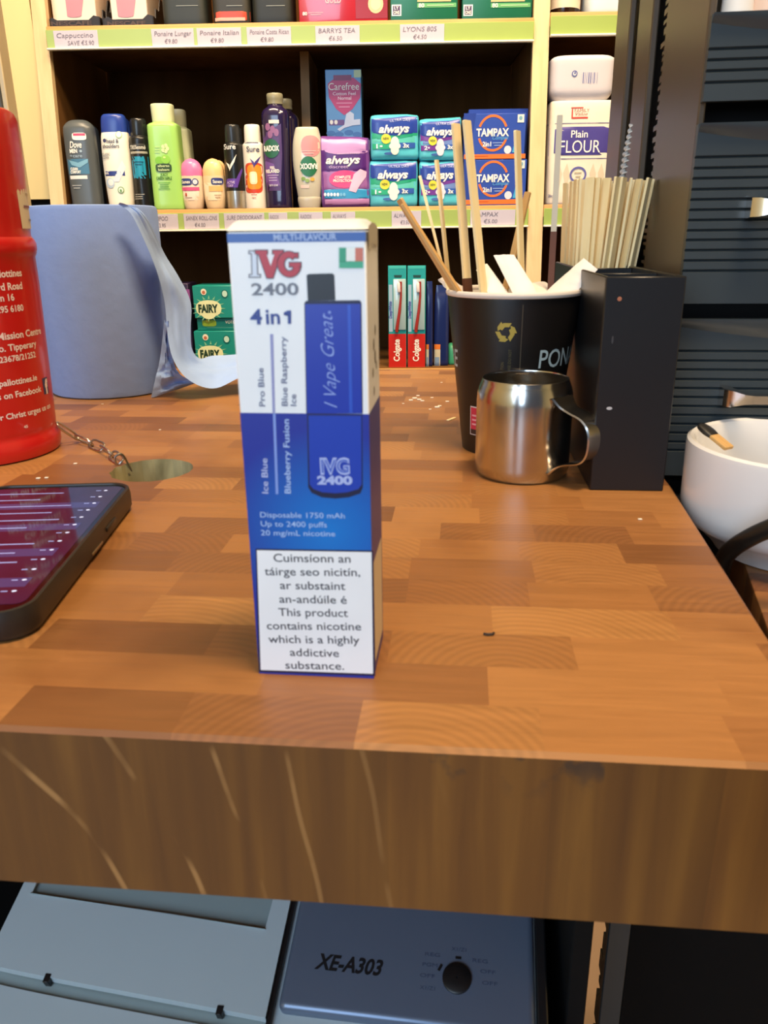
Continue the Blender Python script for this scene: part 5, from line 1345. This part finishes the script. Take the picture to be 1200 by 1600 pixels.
# ================================================================== black stirrer holder
HA = R_(5.2); HW, HD, HH, HT = .0205, .225, .1172, .0022
hf = at_z(921, 766, 0)
hex_ = Vector((math.cos(HA), -math.sin(HA), 0)); hey = Vector((math.sin(HA), math.cos(HA), 0))
HO = Vector((hf.x, hf.y, 0))+hex_*HW
holder = thing('stirrer_holder', 'tall narrow black box holding wooden stirrers at the counter corner', 'stirrer holder', HO, -HA)
M_hold = mat('black_scuffed_plastic', '17181b', .36, var=.15, scale=25)
hb_ = MB()
hb_.add(rbox(-HW, HW, 0, HT, 0, HH, .0006, 1), M_hold).add(rbox(-HW, HW, HD-HT, HD, 0, HH, .0006, 1), M_hold)
hb_.add(rbox(-HW, -HW+HT, HT, HD-HT, 0, HH, .0006, 1), M_hold).add(rbox(HW-HT, HW, HT, HD-HT, 0, HH, .0006, 1), M_hold).add(box(-HW+HT, HW-HT, HT, HD-HT, 0, .003), M_hold)
hq = MB()
def huv(px, py): q = at_plane(px, py, Vector((HO.x, HO.y, 0)), hey)-HO; return q.dot(hex_), q.z
for px, py, r1, r2, c in ((968, 467, .0012, .0012, 'a5684a'), (952, 638, .0016, .0009, 'b9bcc0'), (957, 531, .0006, .0022, '34363a')):
    a = huv(px, py); hb_.add(patch(ell(a[0], a[1], r1, r2, 10), flat(0), .00015, 1, 1), P(c, .5))
hb_.build('box_shell', holder)
for dv in (.055, .125):
    MB().add(rbox(-HW+HT, HW-HT, dv, dv+.002, .003, HH-.001, .0004, 1), M_hold).build('divider', holder)
# the bunch: tops spread in a fan
rn = random.Random(11); nst = 40
sp = []
for i in range(nst):
    u = (i % 10)/9; row_ = i//10
    bxl = -HW+.006+(2*HW-.013)*u*.85+rn.uniform(-.0008, .0008); byl = .142+row_*.021+rn.uniform(-.003, .003)
    txl = -HW+.0045+(2*HW+.009)*u+rn.uniform(-.0012, .0012); tyl = byl+rn.uniform(-.004, .006)
    if i % 10 == 0: txl -= .002
    sp.append((bxl, byl, txl, tyl, at_y(940, 270, .62).z-(.006 if u < .25 else 0)+rn.uniform(-.0025, .0025)))
first = None
for i, (bxl, byl, txl, tyl, zt) in enumerate(sp):
    p = HO+hex_*bxl+hey*byl+Vector((0, 0, .0045)); q = HO+hex_*txl+hey*tyl+Vector((0, 0, zt))
    if first is None:
        first = stick('coffee_stirrer', 'clean pale wooden stirrer in the bunch in the black holder', 'stirrer', p, q, .0062, .0016, M_birch, rn.uniform(-.5, .5), 'stirrers bunched in the black holder')
    else:
        rq = ((q-p).to_track_quat('Z', 'Y') @ Matrix.Rotation(rn.uniform(-.7, .7), 3, 'Z').to_quaternion()).to_euler()
        d_ = dup(first, p, rq, 'clean pale wooden stirrer in the bunch in the black holder')
# long white twisted straw behind the bunch
p = HO+hex_*(.010)+hey*.212+Vector((0, 0, .005)); q = at_y(986, 194, .66)
tw = thing('twisted_straw', 'long white spiral straw standing behind the stirrer bunch', 'straw', p)
L = (q-p).length; tw.rotation_euler = (q-p).to_track_quat('Z', 'Y').to_euler()
v = []; f = []; n = 260
for i in range(n+1):
    a = i*.62; r_ = .0030*(1-.5*max(0, i/n-.9)/.1)
    for k_ in range(4):
        an = a+PI/2*k_; rr_ = r_ if k_ % 2 == 0 else r_*.45
        v.append((rr_*math.cos(an), rr_*math.sin(an), L*i/n))
for i in range(n):
    for k_ in range(4): j = (k_+1) % 4; f.append((i*4+k_, i*4+j, (i+1)*4+j, (i+1)*4+k_))
MB().add((v, f), P('d9d6d0', .3)).build('twisted_stem', tw, angle=20)

# ================================================================== tall black drawer cabinet at the right of the counter
CA = R_(6.84)
cab0 = Vector((.1173+.12*.479, .479, 0)); cxx = Vector((math.cos(CA), -math.sin(CA), 0)); cyy = Vector((math.sin(CA), math.cos(CA), 0))
cab = thing('drawer_cabinet', 'tall black drawer cabinet with ridged drawer fronts and bright handles, at right', 'cabinet', (cab0.x, cab0.y, Z0), -CA)
zz = lambda z: z-Z0
M_cab = mat('dark_cabinet_side', '5a4c3d', .34, var=.06, scale=12); M_cabk = mat('cabinet_black', '0d0d0e', .4, var=.1); M_front = mat('slate_drawer_plastic', '353d41', .38, var=.05)
MB().add(rbox(0, .004, 0, .111, zz(-.05), zz(.60), .001, 1), M_cab).build('side_panel', cab)
MB().add(rbox(.0, .005, .164, .222, zz(-.05), zz(.60), .001, 1), M_cab).build('side_panel', cab)
MB().add(rbox(.0, .005, .265, .338, zz(-.05), zz(.60), .001, 1), M_cab).build('side_panel', cab)
MB().add(rbox(.009, .24, .052, .36, zz(-.05), zz(.60), .001, 1), M_cabk).build('carcass', cab)
MB().add(rbox(0, .017, 0, .005, 0, zz(-.02), .001, 1), M_front).build('front_post', cab)
MB().add(rbox(.017, .24, .002, .014, 0, zz(-.012), .001, 1), M_black).add(rbox(.004, .24, .006, .052, zz(-.05), zz(-.012), .001, 1), M_black).build('plinth', cab)
# toothed rack strip in the gap between the side panels
tp_ = MB().add(box(.0035, .0115, .1110, .1130, zz(-.05), zz(.60)), M_cabk); zt = zz(-.04)
rn = random.Random(2)
while zt < zz(.45):
    h = rn.uniform(.0018, .0040); tp_.add(box(.0005, .0095, .111, .117+rn.uniform(.0, .009), zt, zt+h), M_cab); zt += h+rn.uniform(.0015, .004)
tp_.build('toothed_strip', cab)
tp_ = MB().add(box(.0005, .0045, .005, .012, 0, zz(-.02)), M_cabk); zt = zz(-.75)
while zt < zz(-.05):
    h = rn.uniform(.003, .030); tp_.add(box(.0005, .0040, .011, .013+rn.uniform(.0, .012), zt, zt+h), M_cabk); zt += h+rn.uniform(.004, .020)
tp_.build('toothed_strip', cab)
fy_ = lambda px, py: at_plane(px, py, cab0-cyy*.004, cyy)
def drawer(t, b, grooves, handle, seed, inset):
    zt_, zb_ = fy_(1095, t).z, fy_(1080, b).z
    x0 = -.0012+inset*.5; x1 = .23
    d = MB()
    # front panel with a shallow bevelled face and horizontal grooves
    zs = [zb_]
    for g in sorted(grooves): zs += [g-.0009, g, g+.0009]
    zs.append(zt_)
    prof_ = []
    for i, z in enumerate(zs):
        y = -.006
        if 0 < i < len(zs)-1 and (i-1) % 3 == 1: y = -.0042
        prof_.append((y, zz(z)))
    prof_ += [(-.0006, zz(zt_)), (-.0006, zz(zb_))]
    d.add(extrude(prof_, lambda a, z, c: (c, a, z), x0, x1), M_front); o = d.build('drawer', cab, angle=20)
    # raised bowed lip along the top
    def lip(u, v):
        x = x0+(x1-x0)*u; h_ = (.004+.010*math.sin(PI*min(1, u*1.0))**.9); return (x, -.006-.0035*math.sin(PI*v/2)*(1 if v < 1 else 1), zz(zt_-h_*(1-v)))
    MB().add(sheet(lip, 24, 5), M_front).build('top_lip', o)
    if handle:
        hx_, hy_ = handle; q = fy_(hx_, hy_); xl = (q-cab0).dot(cxx); z = zz(q.z)
        def sec_(x, hh, dy0, dy1): return [(x, -.006-dy0, z-hh), (x, -.006-dy0, z+hh), (x, -.006-dy1, z+hh*.8), (x, -.006-dy1, z-hh*.8)]
        s_ = [sec_(xl, .0062, 0, .010), sec_(xl+.004, .0060, 0, .013), sec_(xl+.011, .0036, .007, .015), sec_(xl+.016, .0030, .010, .016), sec_(xl+.062, .0030, .010, .016), sec_(xl+.067, .0036, .007, .015), sec_(xl+.074, .0060, 0, .013), sec_(xl+.078, .0062, 0, .010)]
        v = [p_ for r_ in s_ for p_ in r_]; f = []
        for i in range(len(s_)-1):
            for k_ in range(4): j = (k_+1) % 4; f.append((i*4+k_, i*4+j, (i+1)*4+j, (i+1)*4+k_))
        f += [(0, 1, 2, 3), tuple(len(v)-4+k_ for k_ in range(4))]
        MB().add((v, f), mat('bright_chrome', 'd9cfc6', .12, metal=1.0, var=.02)).build('handle', o)
    return o
gz = lambda t, px=1110: fy_(px, t).z
drawer(24, 160, [gz(78), gz(95), gz(112), gz(130)], None, 1, .0035)
drawer(194, 474, [gz(246), gz(263), gz(279), gz(296), gz(312), gz(328), gz(344), gz(360), gz(375), gz(391), gz(407), gz(423)], (1163, 325), 2, .002)
drawer(498, 742, [gz(548), gz(563), gz(577), gz(592), gz(606), gz(620), gz(634), gz(648), gz(662), gz(676), gz(690), gz(703)], (1121, 616), 3, .0)
def cups(label, px, r):
    q = fy_(px, 23); xl = (q-cab0).dot(cxx); p = cab0+cxx*xl+cyy*.010; z = gz(24)+.0006
    o = thing('paper_cup', label, 'cup', (p.x, p.y, z)); M = P('e4e1dc', .5)
    MB().add(lathe([(r, 0), (r, .003), (r*.96, .004), (r*.72, .075), (.0005, .075)], 40), M).build('cup_wall', o); return o
# the shelf on which the upside-down cups stand: top of the upper drawer housing
MB().add(rbox(.012, .235, -.004, .062, zz(gz(24)-.004), zz(gz(24)), .0006, 1), M_cabk).build('top_plate', cab)
cups('white paper cup upside down on the drawer cabinet, left one', 1162, .0085)
o_ = cups('pinkish paper cup upside down on the drawer cabinet, right one', 1210, .0085)
for c_ in o_.children: c_.data.materials[0] = P('e2c3ae', .5)

# ================================================================== ledge, bowl, cable at the right
LZ = -.030
a = at_z(1158, 868, LZ); b = at_z(1200, 985, LZ); dr = (a-b).normalized(); fa = math.atan2(dr.x, dr.y)
ledge = MB().add(rbox(0, .35, -.30, .068, -.05, 0, .0015, 2), M_block)
lo = ledge.build('wooden_ledge', None, (a.x, a.y, LZ), (0, 0, -fa)); tag(lo, 'lower butcher block ledge at the right, under the white bowl', 'ledge')
BXc, BYc, BR_, BHt = .2275, .409, .0610, .0620
bowl = thing('bowl', 'white china bowl at the right edge, on the lower ledge', 'bowl', (BXc, BYc, LZ))
M_china = mat('white_china', 'e9e7e4', .18, var=.01, coat=.3)
MB().add(lathe([(0.0005, .003), (.034, .003), (.036, 0), (.040, .0005), (.0425, .004), (.047, .0085), (.0515, .0125), (.0535, .0140), (.0572, .0165), (.0598, .0205), (.0606, .0260), (.0610, .058), (.0606, .0608), (.0590, .0620), (.0568, .0610), (.0560, .058), (.0555, .030), (.0545, .021), (.046, .0125), (.034, .007), (0.0005, .006)], 80), M_china).build('bowl_body', bowl)
# a scorched wooden stub resting inside against the left wall
p = at_y(1130, 693, .418); q = at_y(1093, 663, .433); e_ = p+(p-q)*.25
st_ = thing('wooden_stub', 'brown wooden stub with a dark end, leaning inside the white bowl', 'stub', e_)
st_.rotation_euler = (q-e_).to_track_quat('Z', 'Y').to_euler(); L = (q-e_).length
MB().add(rbox(-.0035, .0035, -.0011, .0011, 0, L*.52, .0006, 2), M_tan).build('stem', st_)
MB().add(loft(smooth([(L*.51, .0036, .0013, 3), (L*.7, .0042, .0018, 3), (L*.92, .0034, .0016, 2.5), (L, .0010, .0006, 2)])), P('1c1917', .5)).build('dark_end', st_)
cpts = [(1128, 935, .386), (1126, 905, .382), (1128, 884, .374), (1136, 866, .364), (1150, 853, .355), (1168, 842, .347), (1190, 831, .341), (1220, 819, .335), (1270, 800, .330)]
cv = [at_y(x, y, Y) for x, y, Y in cpts] + [Vector((.300, .318, .002)), Vector((.350, .335, -.018)), Vector((.410, .370, -.0255))]; c0 = cv[3].copy()
fine = []
for i in range(len(cv)-1):
    for j in range(5):
        t = j/5; P0, P1, P2, P3 = cv[max(i-1, 0)], cv[i], cv[i+1], cv[min(i+2, len(cv)-1)]
        fine.append(.5*((2*P1)+(P2-P0)*t+(2*P0-5*P1+4*P2-P3)*t*t+(3*P1-P0-3*P2+P3)*t**3)-c0)
cbl = MB().add(tube(fine, .0044, 14), mat('black_cable_rubber', '161513', .4)).build('cable', None, tuple(c0)); tag(cbl, 'thick black cable bending down beside the white bowl', 'cable')

# ================================================================== cash register under the counter
RG_A, RG_T = R_(8), R_(19)
rg0 = at_y(450, 1500, .34)
reg = thing('cash_register', 'grey cash register with tilted top under the counter', 'cash register', rg0, 0, rot=(0, 0, -RG_A))
# children carry the tilt
TILT = (RG_T, 0, 0)
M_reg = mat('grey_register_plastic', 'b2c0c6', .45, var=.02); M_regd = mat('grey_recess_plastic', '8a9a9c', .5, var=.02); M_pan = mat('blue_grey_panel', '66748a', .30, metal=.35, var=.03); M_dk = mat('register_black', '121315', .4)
def curv(x): return -.0006*((x+.09)/.09)**2
# body under the skin
MB().add(extrude([(-.085, -.035), (.30, -.035), (.30, -.004), (-.085, -.004)], lambda y, z, x: (x, y, z), -.178, .142), M_reg).build('housing', reg, rot=TILT)
ct, st__ = math.cos(RG_T), math.sin(RG_T)
fl_ = -.418-rg0.z
MB().add(extrude([(-.080, fl_), (.26, fl_), (.26, .26*st__/ct-.036), (-.080, -.080*st__/ct-.036)], lambda y, z, x: (x, y, z), -.174, .138), M_dk).build('lower_body', reg)
# printer cover with finger recess at the top edge
def cov(x, y): return .0015+.0016*(1-((x+.09)/.09)**2)
def coverm():
    b = MB(); N = 30
    xs = [-.176+(.176-.0055)*i/N for i in range(N+1)]
    edge = lambda x: -.0232-.0088*((x+.166)/.148)**.8 if x > -.166 else -.0232
    ys = [0, .25, .5, .75, 1]
    def fn(u, v): x = -.176+.1705*u; y0 = edge(x)+.0018; y1 = .0145+.0065*(1-(x+.176)/.1705) if -.1685 < x < -.0165 else .06; return (x, y0+(y1-y0)*v, cov(x, 0))
    b.add(sheet(fn, 120, 8), M_reg)
    # front drop of the cover
    b.add(sheet(lambda u, v: (-.176+.1705*u, edge(-.176+.1705*u)+.0018-.0006*v, cov(-.176+.1705*u, 0)-.005*v), 60, 1), M_reg)
    b.build('printer_cover', reg, rot=TILT)
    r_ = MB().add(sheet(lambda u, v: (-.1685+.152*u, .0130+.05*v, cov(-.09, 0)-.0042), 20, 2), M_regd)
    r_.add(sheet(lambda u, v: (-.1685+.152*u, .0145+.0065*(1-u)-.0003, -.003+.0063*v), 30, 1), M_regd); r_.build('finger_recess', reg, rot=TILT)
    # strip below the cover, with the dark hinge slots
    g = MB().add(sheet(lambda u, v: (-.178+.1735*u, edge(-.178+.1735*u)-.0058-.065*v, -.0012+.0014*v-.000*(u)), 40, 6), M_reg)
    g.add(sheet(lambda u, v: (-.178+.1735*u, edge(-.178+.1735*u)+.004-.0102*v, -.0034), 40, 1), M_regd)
    for x in (-.1352, -.0315):
        g.add(rbox(x-.0016, x+.0020, edge(x)-.0012, edge(x)+.0036, -.003, .0030, .0003, 1), M_dk)
    g.build('lower_strip', reg, rot=TILT)
coverm()
MB().add(box(-.0052, -.0026, -.10, .10, -.004, -.0005), M_dk).build('seam', reg, rot=TILT)
# customer panel: rounded lower edge, model number, key switch
def panp():
    b = MB(); x0, x1, y0, y1 = .0000, .1392, -.0262, .09
    b.add(rbox(x0, x1, y0, y1, -.010, .0032, .0042, 5), M_pan)
    mp = flat_top(.0032)
    b.add(text('XE-A303', .0165, .0550, -.0040, .0078, lambda u, y, e: (u, y-.0055*(u-.0165)/.0385*.0, .0032+e), .0002, bold=.03, shear=.25), P('15181c', .4))
    rn = random.Random(4)
    for (px, py) in ((676, 1496), (672, 1512), (668, 1529), (668, 1548), (717, 1488), (750, 1506), (762, 1523), (765, 1541)):
        d = ray(px, py); n_ = Vector((0, -math.sin(RG_T), math.cos(RG_T))); n_.rotate(Matrix.Rotation(-RG_A, 3, 'Z'))
        q = at_plane(px, py, rg0, n_)-rg0; q.rotate(Matrix.Rotation(RG_A, 3, 'Z')); lx, ly = q.x, q.y/math.cos(RG_T)
        b.add(text(rn.choice(('OFF', 'REG', 'PGM', 'X1/Z1')), lx-.0042, lx+.0042, ly-.0008, .0019, mp, .0002, bold=.0), P('3f4c66', .4))
    b.add(patch(rect(.0953, .0985, .0090, .0104), mp, .0003, 1, 1), M_dk); b.add(patch([(.0855, .0022), (.0869, .0016), (.0885, .0050), (.0872, .0056)], mp, .0003, 1, 1), M_dk)
    b.build('control_panel', reg, rot=TILT)
    MB().add(lathe([(.0080, .0030), (.0080, .0046), (.0070, .0052), (.0005, .0050)], 36), M_dk).build('key_switch', reg, (0, 0, 0), TILT)
panp()
ks = [o for o in reg.children if o.name.startswith('key_switch')][0]
ks.location = Vector((.0966, -.0012*math.cos(RG_T), -.0012*math.sin(RG_T)))
MB().add(rbox(.1400, .146, -.085, .24, -.05, .0005, .001, 1), M_dk).build('side_cheek', reg, rot=TILT)

# ================================================================== crumbs and specks on the counter
M_crumb = P('eadfcb', .6)
rn = random.Random(8)
cm = MB(); 
for px, py, r in [(642, 626, .0014), (648, 623, .0016), (655, 625, .0015), (660, 627, .0013), (653, 619, .0012), (675, 622, .0010), (683, 637, .0016), (687, 635, .0012), (699, 628, .0012), (690, 598, .0008), (672, 640, .0009), (630, 631, .0008), (118, 725, .0009), (60, 748, .0010), (73, 747, .0009), (160, 632, .0008), (250, 672, .0007), (1000, 812, .0008)]:
    q = at_z(px, py, 0); bmv = rbox(q.x-r*1.3, q.x+r*1.3, q.y-r*.9, q.y+r*.9, 0.0001, r*.7, r*.2, 1); cm.add(bmv, M_crumb)
tag(cm.build('crumbs'), 'scattered white sugar crumbs on the counter', 'crumbs', kind='stuff')
a, b = at_z(693, 660, 0), at_z(717, 651, 0); m_ = (a+b)/2; an = math.atan2(b.y-a.y, b.x-a.x)
tag(MB().add(rbox(-.006, .006, -.0012, .0012, 0.0001, .0008, .0002, 1), M_birch).build('wood_splinter', None, (m_.x, m_.y, 0), (0, 0, an)), 'pale wood splinter on the counter left of the paper cup', 'splinter')
q = at_z(765, 992, 0); tag(MB().add(tube([(-.0022, 0, .0006), (-.0008, -.0008, .0007), (.0010, -.0006, .0007), (.0016, .0004, .0006)], .0005, 6), P('2a1a12', .6)).build('dark_scrap', None, (q.x, q.y, 0)), 'tiny dark scrap on the wood right of the tall box', 'scrap')
